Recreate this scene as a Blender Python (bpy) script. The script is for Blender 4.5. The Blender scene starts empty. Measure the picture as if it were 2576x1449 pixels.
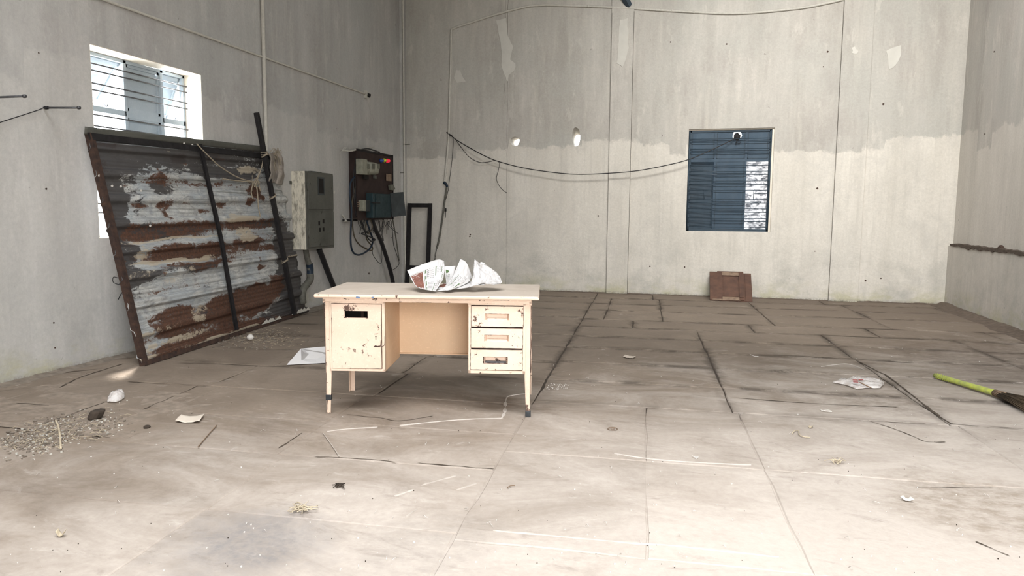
import bpy, bmesh, math, random
from math import sin, cos, pi, radians
from mathutils import Vector, Matrix, noise
R = random.Random(7)
C = bpy.context.scene.collection
SC = bpy.context.scene

# ------------------------------------------------------------------ camera, world, lights, exposure
FPX, PITCH, CAMH, ROLL, YAW = 1809.2, .1051, 1.2654, .0079, .2509
cam = bpy.data.cameras.new('camera'); cam.sensor_width = 36; cam.lens = 36*FPX/2576; cam.clip_end = 300
co = bpy.data.objects.new('camera', cam); C.objects.link(co); SC.camera = co
fw = Vector((-sin(YAW)*cos(PITCH), cos(YAW)*cos(PITCH), -sin(PITCH)))
rt = Vector((cos(YAW), sin(YAW), 0)); up = rt.cross(fw)
r2 = rt*cos(ROLL)+up*sin(ROLL); u2 = -rt*sin(ROLL)+up*cos(ROLL)
co.matrix_world = Matrix(((r2.x, u2.x, -fw.x, 0), (r2.y, u2.y, -fw.y, 0), (r2.z, u2.z, -fw.z, CAMH), (0, 0, 0, 1)))

SC.view_settings.view_transform = 'Standard'; SC.view_settings.look = 'None'
SC.view_settings.gamma = 1; SC.view_settings.use_curve_mapping = False
SC.view_settings.exposure = 0.30
SC.cycles.use_denoising = True
SC.cycles.max_bounces = 7; SC.cycles.diffuse_bounces = 4; SC.cycles.transparent_max_bounces = 8
SC.cycles.sample_clamp_indirect = 6

w = bpy.data.worlds.new('sky'); SC.world = w; w.use_nodes = True
nt = w.node_tree; bg = nt.nodes['Background']
bg.inputs[0].default_value = (.90, .95, 1, 1); bg.inputs[1].default_value = 8.0

def sun(name, vec, strength, angle, col=(1, .95, .88)):
    l = bpy.data.lights.new(name, 'SUN'); l.energy = strength; l.angle = angle; l.color = col
    o = bpy.data.objects.new(name, l); C.objects.link(o); o.rotation_euler = Vector(vec).to_track_quat('-Z', 'Y').to_euler(); return o
def area(name, loc, target, sx, sy, energy, col=(1, 1, 1), spread=180):
    l = bpy.data.lights.new(name, 'AREA'); l.shape = 'RECTANGLE'; l.size = sx; l.size_y = sy; l.energy = energy; l.color = col; l.spread = radians(spread)
    o = bpy.data.objects.new(name, l); C.objects.link(o); o.location = loc
    o.rotation_euler = (Vector(target)-Vector(loc)).to_track_quat('-Z', 'Y').to_euler(); return o
sun('sunlight', (1.1, -1.05, -2.30), 14.0, .10)
# daylight through the open roller door behind the camera, the roof lights and the window
area('doorway_daylight', (1.7, -1.95, 1.85), (-.6, 5.5, .5), 2.8, 3.0, 188, (1, .965, .92))
area('roof_light_daylight_front', (-.2, 1.5, 5.85), (-.2, 2.2, 0), 6.5, 2.4, 305, (.985, .985, 1), 125)
area('roof_light_daylight_rear', (1.3, 7.0, 5.85), (1.6, 11.0, 2.2), 4.0, 1.4, 225, (1, .98, .95), 105)
area('window_daylight', (-5.25, 5.6, 1.9), (-3, 5.3, 1.2), 1.3, 1.5, 130, (.86, .93, 1))

# ------------------------------------------------------------------ helpers
def ray(x, y):
    a, b = x-1288, y-724.5
    a, b = a*cos(ROLL)+b*sin(ROLL), -a*sin(ROLL)+b*cos(ROLL)
    a /= FPX; b /= -FPX
    cy = cos(PITCH)+b*sin(PITCH); cz = -sin(PITCH)+b*cos(PITCH)
    return Vector((a*cos(YAW)-cy*sin(YAW), a*sin(YAW)+cy*cos(YAW), cz))
def at(x, y, ax=2, v=0.0):
    "the point where the sight line of a photo pixel meets the plane axis = v"
    d = ray(x, y); o = Vector((0, 0, CAMH)); return o+d*((v-o[ax])/d[ax])

def sset(o, label=None, cat=None, group=None, kind=None):
    if label: o['label'] = label
    if cat: o['category'] = cat
    if group: o['group'] = group
    if kind: o['kind'] = kind
    return o
def thing(name, loc, label, cat, group=None, rz=0):
    o = bpy.data.objects.new(name, None); C.objects.link(o); o.location = loc; o.rotation_euler = (0, 0, rz)
    o.empty_display_size = .1; return sset(o, label, cat, group)

class MB:
    def __init__(s): s.v = []; s.f = []; s.m = []; s.sm = []; s.col = None
    def add(s, vs, fs, mi=0, smooth=False):
        n = len(s.v); s.v += [Vector(p) for p in vs]; s.f += [tuple(i+n for i in f) for f in fs]
        s.m += [mi]*len(fs); s.sm += [smooth]*len(fs); return s
    def box(s, a, b, mi=0, M=None):
        x0, y0, z0 = a; x1, y1, z1 = b
        vs = [Vector(p) for p in ((x0,y0,z0),(x1,y0,z0),(x1,y1,z0),(x0,y1,z0),(x0,y0,z1),(x1,y0,z1),(x1,y1,z1),(x0,y1,z1))]
        if M: vs = [M @ p for p in vs]
        return s.add(vs, [(0,3,2,1),(4,5,6,7),(0,1,5,4),(1,2,6,5),(2,3,7,6),(3,0,4,7)], mi)
    def bar(s, a, b, w, h, upv=(0, 0, 1), mi=0):
        "box of section w x h from a to b"
        a = Vector(a); b = Vector(b); d = (b-a).normalized(); u = Vector(upv); x = d.cross(u)
        if x.length < 1e-4: x = d.cross(Vector((1, 0, 0)))
        x.normalize(); u = x.cross(d)
        vs = [p+x*(i*w/2)+u*(j*h/2) for p in (a, b) for i, j in ((-1,-1),(1,-1),(1,1),(-1,1))]
        return s.add(vs, [(0,3,2,1),(4,5,6,7),(0,1,5,4),(1,2,6,5),(2,3,7,6),(3,0,4,7)], mi)
    def tube(s, pts, r, n=8, mi=0, taper=None, caps=True):
        pts = [Vector(p) for p in pts]; rings = []; prev = None
        for i, p in enumerate(pts):
            d = (pts[min(i+1, len(pts)-1)]-pts[max(i-1, 0)])
            if d.length < 1e-9: d = Vector((0, 0, 1))
            d.normalize()
            if prev is None:
                u = d.cross(Vector((0, 0, 1)))
                if u.length < .05: u = d.cross(Vector((1, 0, 0)))
            else: u = prev-d*prev.dot(d)
            if u.length < 1e-6: u = d.orthogonal()
            u.normalize(); prev = u; v = d.cross(u)
            rr = r if taper is None else r*taper(i/(len(pts)-1))
            rings.append([p+u*(rr*cos(2*pi*k/n))+v*(rr*sin(2*pi*k/n)) for k in range(n)])
        vs = [q for g in rings for q in g]; fs = []
        for i in range(len(pts)-1):
            for k in range(n): fs.append((i*n+k, i*n+(k+1) % n, (i+1)*n+(k+1) % n, (i+1)*n+k))
        if caps: fs += [tuple(range(n-1, -1, -1)), tuple((len(pts)-1)*n+k for k in range(n))]
        return s.add(vs, fs, mi, True)
    def prism(s, poly, dirv, mi=0):
        "closed polygon (3-D points) pushed along dirv"
        n = len(poly); P = [Vector(p) for p in poly]; D = Vector(dirv)
        vs = P+[p+D for p in P]
        return s.add(vs, [tuple(range(n-1, -1, -1)), tuple(range(n, 2*n))]+[(i, (i+1) % n, n+(i+1) % n, n+i) for i in range(n)], mi)
    def grid(s, fn, nu, nv, mi=0, smooth=True):
        vs = [fn(i/nu, j/nv) for j in range(nv+1) for i in range(nu+1)]
        fs = [(j*(nu+1)+i, j*(nu+1)+i+1, (j+1)*(nu+1)+i+1, (j+1)*(nu+1)+i) for j in range(nv) for i in range(nu)]
        return s.add(vs, fs, mi, smooth)
    def build(s, name, mats, parent=None, label=None, local=False, bevel=0, thick=0, fix=True):
        me = bpy.data.meshes.new(name)
        vs = s.v
        if parent is not None and not local:
            Mi = world_of(parent).inverted(); vs = [Mi @ p for p in vs]
        me.from_pydata([tuple(p) for p in vs], [], s.f)
        for m in (mats if isinstance(mats, (list, tuple)) else [mats]): me.materials.append(m)
        me.polygons.foreach_set('material_index', s.m); me.polygons.foreach_set('use_smooth', s.sm)
        if fix:
            b = bmesh.new(); b.from_mesh(me); bmesh.ops.recalc_face_normals(b, faces=b.faces); b.to_mesh(me); b.free()
        o = bpy.data.objects.new(name, me); C.objects.link(o)
        if parent is not None: o.parent = parent
        if thick:
            m = o.modifiers.new('thickness', 'SOLIDIFY'); m.thickness = thick; m.offset = 0
        if bevel:
            m = o.modifiers.new('bevel', 'BEVEL'); m.width = bevel; m.segments = 2; m.limit_method = 'ANGLE'; m.angle_limit = radians(40)
        if label: o['label'] = label
        return o
def world_of(o):
    M = Matrix.Translation(o.location) @ o.rotation_euler.to_matrix().to_4x4()
    return world_of(o.parent) @ M if o.parent else M
def nz(x, y=0, z=0): return noise.noise(Vector((x, y, z)))
def jit(r): return (R.random()*2-1)*r
def crom(P, n=8):
    "smooth curve through the points"
    P = [Vector(p) for p in P]; out = []
    for i in range(len(P)-1):
        a = P[max(i-1, 0)]; b = P[i]; c = P[i+1]; d = P[min(i+2, len(P)-1)]
        for k in range(n):
            t = k/n; out.append(.5*((2*b)+(c-a)*t+(2*a-5*b+4*c-d)*t*t+(3*b-a-3*c+d)*t**3))
    out.append(P[-1]); return out

# ------------------------------------------------------------------ materials
class NT:
    def __init__(s, name):
        s.mat = bpy.data.materials.new(name); s.mat.use_nodes = True; s.t = s.mat.node_tree
        s.b = s.t.nodes['Principled BSDF']; s.out = s.t.nodes['Material Output']
        s.tc = s.t.nodes.new('ShaderNodeTexCoord')
    def n(s, typ, **kw):
        o = s.t.nodes.new(typ)
        for k, v in kw.items():
            if k.startswith('i_'):
                key = k[2:]; key = int(key) if key.isdigit() else key
                s.set(o.inputs[key], v)
            else: setattr(o, k, v)
        return o
    def set(s, sock, v):
        if isinstance(v, bpy.types.NodeSocket): s.t.links.new(v, sock)
        else:
            if isinstance(v, tuple) and len(v) == 3 and sock.type == 'RGBA': v = v+(1,)
            sock.default_value = v
    def coord(s, scale=(1, 1, 1), loc=(0, 0, 0), src='Object'):
        m = s.n('ShaderNodeMapping'); m.inputs['Scale'].default_value = scale; m.inputs['Location'].default_value = loc
        s.t.links.new(s.tc.outputs[src], m.inputs['Vector']); return m.outputs[0]
    def noise(s, scale, detail=4, rough=.55, vec=None, dist=0):
        o = s.n('ShaderNodeTexNoise'); o.inputs['Scale'].default_value = scale; o.inputs['Detail'].default_value = detail
        o.inputs['Roughness'].default_value = rough; o.inputs['Distortion'].default_value = dist
        s.t.links.new(vec or s.coord(), o.inputs['Vector']); return o.outputs[0]
    def ramp(s, fac, stops):
        o = s.n('ShaderNodeValToRGB'); e = o.color_ramp.elements
        while len(e) < len(stops): e.new(.5)
        for el, (p, c) in zip(e, stops):
            el.position = p; el.color = (c, c, c, 1) if isinstance(c, (int, float)) else tuple(c)+(1,)
        s.t.links.new(fac, o.inputs[0]); return o.outputs[0]
    def mix(s, fac, a, b, mode='MIX'):
        o = s.n('ShaderNodeMixRGB', blend_type=mode); s.set(o.inputs[0], fac)
        for k, v in ((1, a), (2, b)): s.set(o.inputs[k], v)
        return o.outputs[0]
    def math(s, op, a, b=None, clamp=False):
        o = s.n('ShaderNodeMath', operation=op); o.use_clamp = clamp; s.set(o.inputs[0], a)
        if b is not None: s.set(o.inputs[1], b)
        return o.outputs[0]
    def bump(s, h, strength=.3, dist=.01):
        o = s.n('ShaderNodeBump'); o.inputs['Strength'].default_value = strength; o.inputs['Distance'].default_value = dist
        s.t.links.new(h, o.inputs['Height']); s.t.links.new(o.outputs[0], s.b.inputs['Normal'])
    def fin(s, col=None, rough=.8, metal=0, spec=.3):
        if col is not None: s.set(s.b.inputs['Base Color'], col)
        s.set(s.b.inputs['Roughness'], rough); s.set(s.b.inputs['Metallic'], metal)
        s.b.inputs['Specular IOR Level'].default_value = spec; return s.mat
def sepxyz(t, vec):
    o = t.n('ShaderNodeSeparateXYZ'); t.t.links.new(vec, o.inputs[0]); return o.outputs

def simple(name, col, rough=.7, metal=0, var=.25, scale=14, spec=.3, dark=None, bump=0):
    t = NT(name); n1 = t.noise(scale, 5)
    d = dark or tuple(c*(1-var) for c in col)
    c = t.mix(t.ramp(n1, [(.3, 0), (.7, 1)]), d, col)
    if bump: t.bump(n1, bump, .005)
    return t.fin(c, rough, metal, spec)

def wall_mat(name, horiz, tint=(1, 1, 1), coat=1.0):
    "old distemper: whiter lower coat with a ragged upper limit, streaked grey above, mossy and blotched foot"
    t = NT(name); vec = t.tc.outputs['Object']; xyz = sepxyz(t, vec); h = xyz[horiz]; z = xyz[2]
    sc = (1.0, 1.0, .16)
    streak = t.noise(3.2, 6, .62, t.coord(sc)); streak2 = t.noise(9, 5, .6, t.coord((1, 1, .08), (3, 5, 1)))
    cloud = t.noise(.9, 6, .6); fine = t.noise(38, 6, .7); mid = t.noise(4.5, 6, .65)
    def T(c): return tuple(a*b for a, b in zip(c, tint))
    upc = t.mix(t.ramp(streak, [(.34, 0), (.68, 1)]), T((.385, .372, .345)), T((.535, .52, .49)))
    upc = t.mix(t.ramp(streak2, [(.52, 0), (.72, .45)]), upc, T((.60, .58, .53)))
    upc = t.mix(t.ramp(cloud, [(.42, 0), (.62, .6)]), upc, T((.425, .43, .405)))
    upc = t.mix(t.ramp(t.noise(1.6, 5, .65, t.coord((1, 1, .5), (11, 3, 6))), [(.52, 0), (.66, .55)]), upc, T((.36, .345, .325)))
    upc = t.mix(t.ramp(t.noise(5.5, 7, .7, t.coord((1, 1, .35), (1, 13, 6))), [(.58, 0), (.64, .4)]), upc, T((.60, .585, .545)))
    loc = t.mix(t.ramp(streak, [(.32, 0), (.66, 1)]), T((.57, .55, .505)), T((.66, .64, .595)))
    loc = t.mix(t.ramp(mid, [(.55, 0), (.8, .45)]), loc, T((.56, .54, .50)))
    # ragged edge of the lower coat near z = 2.35
    vo = t.n('ShaderNodeTexVoronoi', feature='F1'); vo.inputs['Scale'].default_value = 1.0; t.t.links.new(t.coord((1.15, 1.15, .15), (7.3, 2.1, 0)), vo.inputs['Vector'])
    blk = sepxyz(t, vo.outputs['Color'])[0]
    edge = t.math('ADD', t.math('MULTIPLY', t.math('SUBTRACT', blk, .5), .34), t.math('MULTIPLY', t.math('SUBTRACT', mid, .5), .30))
    f = t.math('MULTIPLY', t.math('MULTIPLY', t.math('SUBTRACT', t.math('ADD', 2.30, edge), z), 30, True), coat)
    col = t.mix(f, upc, loc)
    # grey damp blotches low on the wall and mossy yellow foot
    low = t.math('MULTIPLY', t.math('SUBTRACT', 1.05, z), 1.3, True)
    blot = t.math('MULTIPLY', t.ramp(t.noise(2.1, 7, .68, t.coord((1, 1, 1.2), (2, 8, 3))), [(.47, 0), (.70, 1)]), low)
    lc = t.ramp(t.noise(1.3, 6, .65, t.coord((1, 1, .6), (21, 3, 6))), [(.50, 0), (.68, .38)])
    col = t.mix(lc, col, T((.46, .45, .42)))
    col = t.mix(t.math('MULTIPLY', blot, .6), col, T((.33, .335, .31)))
    foot = t.math('MULTIPLY', t.math('SUBTRACT', .30, z), 4.2, True)
    moss = t.math('MULTIPLY', t.ramp(t.noise(2.6, 6, .65, t.coord((1, 1, 2), (5, 1, 9))), [(.45, 0), (.62, 1)]), foot)
    col = t.mix(t.math('MULTIPLY', moss, .6), col, (.42, .40, .24))
    dirt = t.math('MULTIPLY', t.math('MULTIPLY', t.math('SUBTRACT', .05, z), 22, True), t.ramp(fine, [(.4, 0), (.6, 1)]))
    col = t.mix(t.math('MULTIPLY', dirt, .8), col, (.13, .12, .10))
    spk = t.ramp(t.noise(11, 3, .5, t.coord((1, 1, 1), (9, 9, 4))), [(.74, 0), (.78, .5)])
    col = t.mix(spk, col, (.16, .15, .13))
    col = t.mix(.30, col, t.ramp(fine, [(.25, (.34, .33, .31)), (.75, (.92, .91, .88))]), 'MULTIPLY')
    col = t.mix(t.ramp(t.noise(14, 6, .7, t.coord((1, 1, .05), (4, 1, 2))), [(.50, 0), (.72, .30)]), col, T((.33, .32, .295)))
    col = t.mix(t.ramp(t.noise(2.8, 7, .72, t.coord((1, 1, .8), (31, 7, 2)), .8), [(.52, 0), (.66, .35)]), col, T((.40, .392, .37)))
    t.bump(t.math('ADD', t.math('MULTIPLY', mid, .7), t.math('MULTIPLY', fine, .3)), .35, .02)
    return t.fin(col, .9, 0, .15)

M = {}
M['wall'] = wall_mat('old_distempered_plaster', 0, (1.01, .988, .965))
M['wall_right'] = wall_mat('old_distempered_plaster_right', 1, (1.02, .99, .97), .7)
M['wall_left'] = wall_mat('old_distempered_plaster_cool', 1, (.985, .985, 1.01), .35)
M['patch'] = simple('fresh_plaster_patch', (.52, .505, .46), .9, 0, .1, 8)

t = NT('added_translucent_sun_stop'); tr = t.n('ShaderNodeBsdfTranslucent'); t.set(tr.inputs['Color'], (.30, .32, .33)); t.t.links.new(tr.outputs[0], t.out.inputs['Surface']); M['sunstop'] = t.mat  # translucent sheet added unseen over the roof strips to keep sun out
def floor_mat():
    t = NT('dusty_stone_slab'); vec = t.tc.outputs['Object']
    geo = t.n('ShaderNodeNewGeometry'); P = geo.outputs['Position']
    def c(scale=(1, 1, 1), loc=(0, 0, 0)):
        m = t.n('ShaderNodeMapping'); m.inputs['Scale'].default_value = scale; m.inputs['Location'].default_value = loc
        t.t.links.new(P, m.inputs['Vector']); return m.outputs[0]
    xyz = sepxyz(t, P)
    big = t.noise(.55, 6, .6, c()); mid = t.noise(2.3, 7, .66, c(), .6); fine = t.noise(26, 6, .7, c()); dust = t.noise(1.2, 8, .7, c((1, 1.7, 1), (4, 2, 0)), .8)
    base = t.mix(t.ramp(mid, [(.32, 0), (.68, 1)]), (.175, .138, .106), (.25, .203, .160))
    # pale cement dust trodden in over the front of the hall, thinning towards the far wall and the side
    g = t.math('SUBTRACT', 5.6, xyz[1])
    g = t.math('ADD', t.math('MULTIPLY', g, .28), t.math('MULTIPLY', t.math('SUBTRACT', dust, .5), 2.0))
    g = t.math('ADD', g, t.math('MULTIPLY', t.math('ADD', xyz[0], .9), .24), True)
    col = t.mix(t.math('MULTIPLY', g, .95), base, (.48, .430, .382))
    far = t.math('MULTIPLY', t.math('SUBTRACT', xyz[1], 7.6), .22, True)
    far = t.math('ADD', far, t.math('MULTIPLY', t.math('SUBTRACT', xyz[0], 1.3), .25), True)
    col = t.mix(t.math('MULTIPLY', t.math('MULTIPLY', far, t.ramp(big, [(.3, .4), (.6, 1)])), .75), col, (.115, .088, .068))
    # dark grey rough mark in the foreground and worn paler patches
    d = t.n('ShaderNodeVectorMath', operation='DISTANCE'); t.t.links.new(P, d.inputs[0]); d.inputs[1].default_value = tuple(at(625, 1370))
    so = t.math('SUBTRACT', .42, t.math('ADD', d.outputs['Value'], t.math('MULTIPLY', t.math('SUBTRACT', mid, .5), .9)))
    col = t.mix(t.math('MULTIPLY', t.math('MULTIPLY', so, 3, True), t.ramp(fine, [(.3, .25), (.65, .8)])), col, (.19, .18, .18))
    for (px_, py_, rad, cl_, k_) in ((1060, 1375, .36, (.30, .27, .24), .5), (2480, 1270, .52, (.24, .195, .15), .75), (2230, 1010, .45, (.17, .135, .105), .6), (1330, 1150, .2, (.30, .26, .22), .3), (150, 1110, .6, (.24, .19, .145), .55), (2500, 900, 1.2, (.12, .09, .07), .6), (890, 1150, .35, (.25, .21, .17), .4)):
        d = t.n('ShaderNodeVectorMath', operation='DISTANCE'); t.t.links.new(P, d.inputs[0]); d.inputs[1].default_value = tuple(at(px_, py_))
        so = t.math('SUBTRACT', rad, t.math('ADD', d.outputs['Value'], t.math('MULTIPLY', t.math('SUBTRACT', dust, .5), 1.3*rad)))
        col = t.mix(t.math('MULTIPLY', t.math('MULTIPLY', so, 2.2/rad, True), t.ramp(t.noise(9, 7, .75, c((1, 1.6, 1), (px_*.01, 0, 0))), [(.42, .25*k_), (.62, k_)])), col, cl_)
    wht = t.ramp(t.noise(3.4, 7, .72, c((1, 2, 1), (8, 3, 0)), 1.2), [(.60, 0), (.74, .45)])
    col = t.mix(wht, col, (.56, .52, .475))
    drk = t.ramp(t.noise(1.7, 8, .75, c((1, 2.2, 1), (1, 7, 0)), 1.5), [(.57, 0), (.75, .55)])
    col = t.mix(drk, col, (.15, .12, .095))
    at_ = t.n('ShaderNodeAttribute', attribute_name='margin'); mg = t.ramp(t.noise(1.6, 5, .7, c((1.3, 1, 1), (3, 3, 0)), .5), [(.44, 0), (.58, 1)])
    mg = t.math('MULTIPLY', t.math('MULTIPLY', at_.outputs['Fac'], mg), t.math('MULTIPLY', t.math('SUBTRACT', xyz[1], 4.3), .9, True), True)
    col = t.mix(t.math('MULTIPLY', mg, .75), col, (.05, .038, .028))
    info = t.n('ShaderNodeObjectInfo')
    col = t.mix(.16, col, t.ramp(info.outputs['Random'], [(0, (.55, .55, .55)), (1, (1, 1, 1))]), 'MULTIPLY')
    col = t.mix(.35, col, t.ramp(fine, [(.3, (.62, .6, .58)), (.7, (1, 1, 1))]), 'MULTIPLY')
    t.bump(t.math('ADD', t.math('MULTIPLY', fine, .35), mid), .35, .012)
    return t.fin(col, t.ramp(mid, [(.3, .68), (.7, .95)]), 0, .25)
M['floor'] = floor_mat()
def joint_mat():
    t = NT('dirt_filled_joint'); geo = t.n('ShaderNodeNewGeometry'); P = geo.outputs['Position']
    xyz = sepxyz(t, P); m = t.n('ShaderNodeMapping'); t.t.links.new(P, m.inputs['Vector'])
    n = t.noise(3, 6, .7, m.outputs[0])
    g = t.math('ADD', t.math('MULTIPLY', t.math('SUBTRACT', t.math('ADD', 4.35, t.math('MULTIPLY', xyz[0], .22)), xyz[1]), .9), t.math('MULTIPLY', t.math('SUBTRACT', n, .5), 2.5), True)
    return t.fin(t.mix(g, (.055, .043, .033), (.50, .46, .41)), .95)
M['joint'] = joint_mat()

def chipped(name, col, col2, rust=(.10, .06, .045), amt=.63, rough=.45, scale=9):
    t = NT(name); n = t.noise(scale, 8, .72, t.coord((1, 1, 1.0)), .4); n2 = t.noise(3, 5, .6); fine = t.noise(60, 4, .7)
    c = t.mix(t.ramp(n2, [(.3, 0), (.7, 1)]), col2, col)
    c = t.mix(t.ramp(fine, [(.55, 0), (.72, .5)]), c, tuple(min(1, a*1.22) for a in col))
    ch = t.ramp(n, [(amt, 0), (amt+.025, 1)])
    c = t.mix(ch, c, rust)
    t.bump(t.math('SUBTRACT', 1, ch), .4, .003)
    return t.fin(c, t.ramp(n, [(.3, rough), (.8, .85)]), 0, .4)
M['desk'] = chipped('chipped_peach_enamel', (.73, .565, .455), (.63, .46, .355), amt=.60, scale=13)
M['desk_edge'] = chipped('worn_peach_enamel', (.73, .565, .45), (.62, .465, .355), amt=.595, scale=16)
M['desk_in'] = chipped('peach_enamel_inside', (.66, .475, .31), (.60, .41, .26), amt=.80)
t = NT('dusty_table_top'); n1 = t.noise(3, 7, .7, None, .5); n2 = t.noise(40, 4)
c = t.mix(t.ramp(n1, [(.3, 0), (.65, 1)]), (.38, .32, .265), (.46, .40, .335))
c = t.mix(t.ramp(n2, [(.6, 0), (.8, .3)]), c, (.66, .60, .52)); M['top'] = t.fin(c, .8)
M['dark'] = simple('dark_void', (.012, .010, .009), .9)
M['rust_gap_shade'] = simple('bare_rust_and_gap_shade', (.075, .045, .034), .8, .2, .4, 40)  # rust tone, also laid behind the drawers as gap shade
M['tape'] = simple('black_insulation_tape', (.03, .035, .04), .35, 0, .5, 60, .5)
M['blueblot'] = simple('blue_paint_smear', (.13, .20, .33), .6)

def sheet_mat():
    t = NT('rusted_zinc_sheet'); a = t.n('ShaderNodeAttribute', attribute_name='wear_and_rib_highlight')
    s = sepxyz(t, a.outputs['Vector'])
    fine = t.noise(11, 8, .78, t.coord((.9, .55, 1.25)), 1.2); line = t.noise(6, 4, .7, t.coord((.15, .15, 9))); sp = t.noise(45, 5, .7); big = t.noise(2.5, 5, .6)
    zinc = t.mix(t.ramp(fine, [(.36, 0), (.64, 1)]), (.21, .215, .215), (.60, .60, .57))
    zinc = t.mix(t.ramp(big, [(.45, 0), (.6, .6)]), zinc, (.33, .37, .40))
    r1 = t.mix(t.ramp(sp, [(.35, 0), (.65, 1)]), (.045, .026, .020), (.13, .060, .036))
    zinc = t.mix(t.ramp(line, [(.35, .65), (.5, 0)]), zinc, (.15, .15, .145)); fine = t.math('ADD', t.math('MULTIPLY', fine, .72), t.math('MULTIPLY', sp, .28))
    f = t.math('ADD', s[0], t.math('MULTIPLY', t.math('SUBTRACT', fine, .5), 3.4))
    f = t.ramp(f, [(.40, 0), (.54, .75), (.66, 1)])
    col = t.mix(f, zinc, r1)
    col = t.mix(t.ramp(t.math('ADD', s[1], t.math('MULTIPLY', t.math('SUBTRACT', t.math('SUBTRACT', 1, fine), .5), 3.2)), [(.45, 0), (.6, .93)]), col, (.048, .043, .043))
    col = t.mix(t.ramp(t.math('ADD', s[2], t.math('MULTIPLY', t.math('SUBTRACT', fine, .5), 2.6)), [(.5, 0), (.65, .8)]), col, (.44, .38, .29))
    t.bump(fine, .25, .006)
    return t.fin(col, .62, .25, .4)
M['sheet'] = sheet_mat()
M['ironrust'] = simple('rusted_angle_iron', (.075, .042, .03), .85, .2, .5, 22, dark=(.028, .02, .018), bump=.4)
M['ironblack'] = simple('blackened_iron', (.022, .020, .021), .7, .3, .5, 20)
M['rod'] = simple('dull_steel_rod', (.11, .11, .115), .5, .6, .4, 20)
M['blue'] = chipped('blue_shutter_paint', (.040, .070, .102), (.028, .050, .076), (.012, .014, .018), .70, .45)
M['blueframe'] = chipped('dark_blue_frame_paint', (.030, .052, .074), (.020, .034, .048), (.02, .02, .02), .66, .5)
M['paleblue'] = chipped('pale_blue_window_paint', (.37, .42, .46), (.29, .35, .40), (.10, .09, .08), .72, .55)
M['cream'] = simple('cream_reveal_plaster', (.72, .66, .56), .9, 0, .12, 12)
M['conduit'] = simple('painted_conduit', (.50, .48, .43), .7, 0, .18, 30)
M['conduit_grey'] = simple('grimy_grey_conduit', (.13, .125, .105), .7, 0, .4, 25)
M['cable'] = simple('black_cable', (.014, .014, .016), .5, 0, .3, 30, .4)
M['cable_blue'] = simple('dark_blue_cable', (.012, .024, .042), .5)  # blue deepened for the shade below the switchboard
M['cable_brown'] = simple('dusty_brown_cable', (.085, .07, .048), .7)
M['rope'] = simple('jute_rope', (.33, .28, .21), .95, 0, .3, 80)
M['rag'] = simple('dirty_cloth', (.33, .29, .25), .95, 0, .45, 9)
M['boxgrey'] = chipped('grimy_grey_enamel', (.095, .094, .080), (.052, .052, .044), (.03, .028, .024), .62, .6, 6)
t = NT('whitewash_spattered_enamel'); n = t.noise(26, 7, .75, t.coord((1, 1, .3))); n2 = t.noise(4, 4)
c = t.mix(t.ramp(n, [(.36, 0), (.54, 1)]), (.24, .22, .18), (.60, .56, .46)); M['boxside'] = t.fin(c, .85)
M['boardwood'] = simple('shaded_sooty_brown_board', (.038, .022, .019), .75, 0, .5, 8)  # corner shade put into the brown, besides soot
M['switch'] = simple('aged_cream_bakelite', (.26, .255, .20), .5, 0, .35, 20, .5)  # cream darkened for the shade over the fuses
M['switchdark'] = simple('olive_bakelite', (.13, .13, .10), .5)
M['teal'] = chipped('dark_teal_enamel', (.012, .032, .038), (.008, .020, .024), (.01, .01, .01), .66, .5)  # teal made darker for the same corner shade
M['greydark'] = simple('shaded_sooty_grey_enamel', (.040, .047, .049), .6, 0, .35, 10)  # grey lowered for the shade around the switchboard, besides soot
M['wood'] = simple('brown_shutter_wood', (.115, .060, .040), .7, 0, .35, 9, bump=.3, dark=(.066, .036, .026))
M['woodbare'] = simple('bared_wood_edge', (.24, .17, .12), .85, 0, .4, 25)
M['paper'] = simple('white_paper', (.50, .487, .48), .8, 0, .05, 5)
M['paperprint'] = simple('photo_print_brown', (.20, .085, .062), .5, 0, .35, 18)
M['green'] = simple('green_ink', (.075, .13, .05), .8); M['ink'] = simple('black_ink', (.10, .10, .10), .8)
M['straw'] = simple('dry_straw', (.50, .425, .31), .9); M['twig'] = simple('brown_twig', (.20, .135, .09), .9)
M['chip'] = simple('white_plaster_crumbs', (.62, .59, .55), .9); M['dirt'] = simple('dark_dirt', (.06, .045, .034), .95, 0, .5, 12)
M['lime'] = simple('lime_green_plastic', (.43, .47, .075), .45, 0, .3, 30, .4, dark=(.26, .29, .10))
M['bristle'] = simple('broom_fibre', (.085, .06, .035), .9, 0, .5, 60)
t = NT('clear_plastic_film'); n = t.noise(18, 4); t.b.inputs['Transmission Weight'].default_value = 0
t.b.inputs['Alpha'].default_value = .5; M['film'] = t.fin(t.mix(t.ramp(n, [(.4, 0), (.6, 1)]), (.62, .57, .53), (.86, .83, .81)), .18, 0, .6)
M['rednote'] = simple('faded_red_print', (.33, .07, .07), .5)
M['steel'] = simple('ceiling_sheet', (.30, .30, .29), .7, .1)
M['purlin'] = simple('blue_grey_steel', (.055, .075, .095), .6, .2)
M['ground'] = simple('outside_ground', (.42, .38, .32), .95)
def led(name, col, s):
    t = NT(name); t.b.inputs['Emission Color'].default_value = col+(1,); t.b.inputs['Emission Strength'].default_value = s
    return t.fin(tuple(c*.6 for c in col), .3)
M['ledred'] = led('red_indicator', (1, .04, .08), .35); M['ledyellow'] = simple('yellow_indicator', (.55, .60, .05), .3); M['ledblue'] = simple('blue_indicator', (.03, .07, .26), .3)
t = NT('frosted_dirty_pane'); n = t.noise(10, 7, .75, t.coord((1, 1, 2.2)), .8); n2 = t.noise(50, 3)
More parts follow.
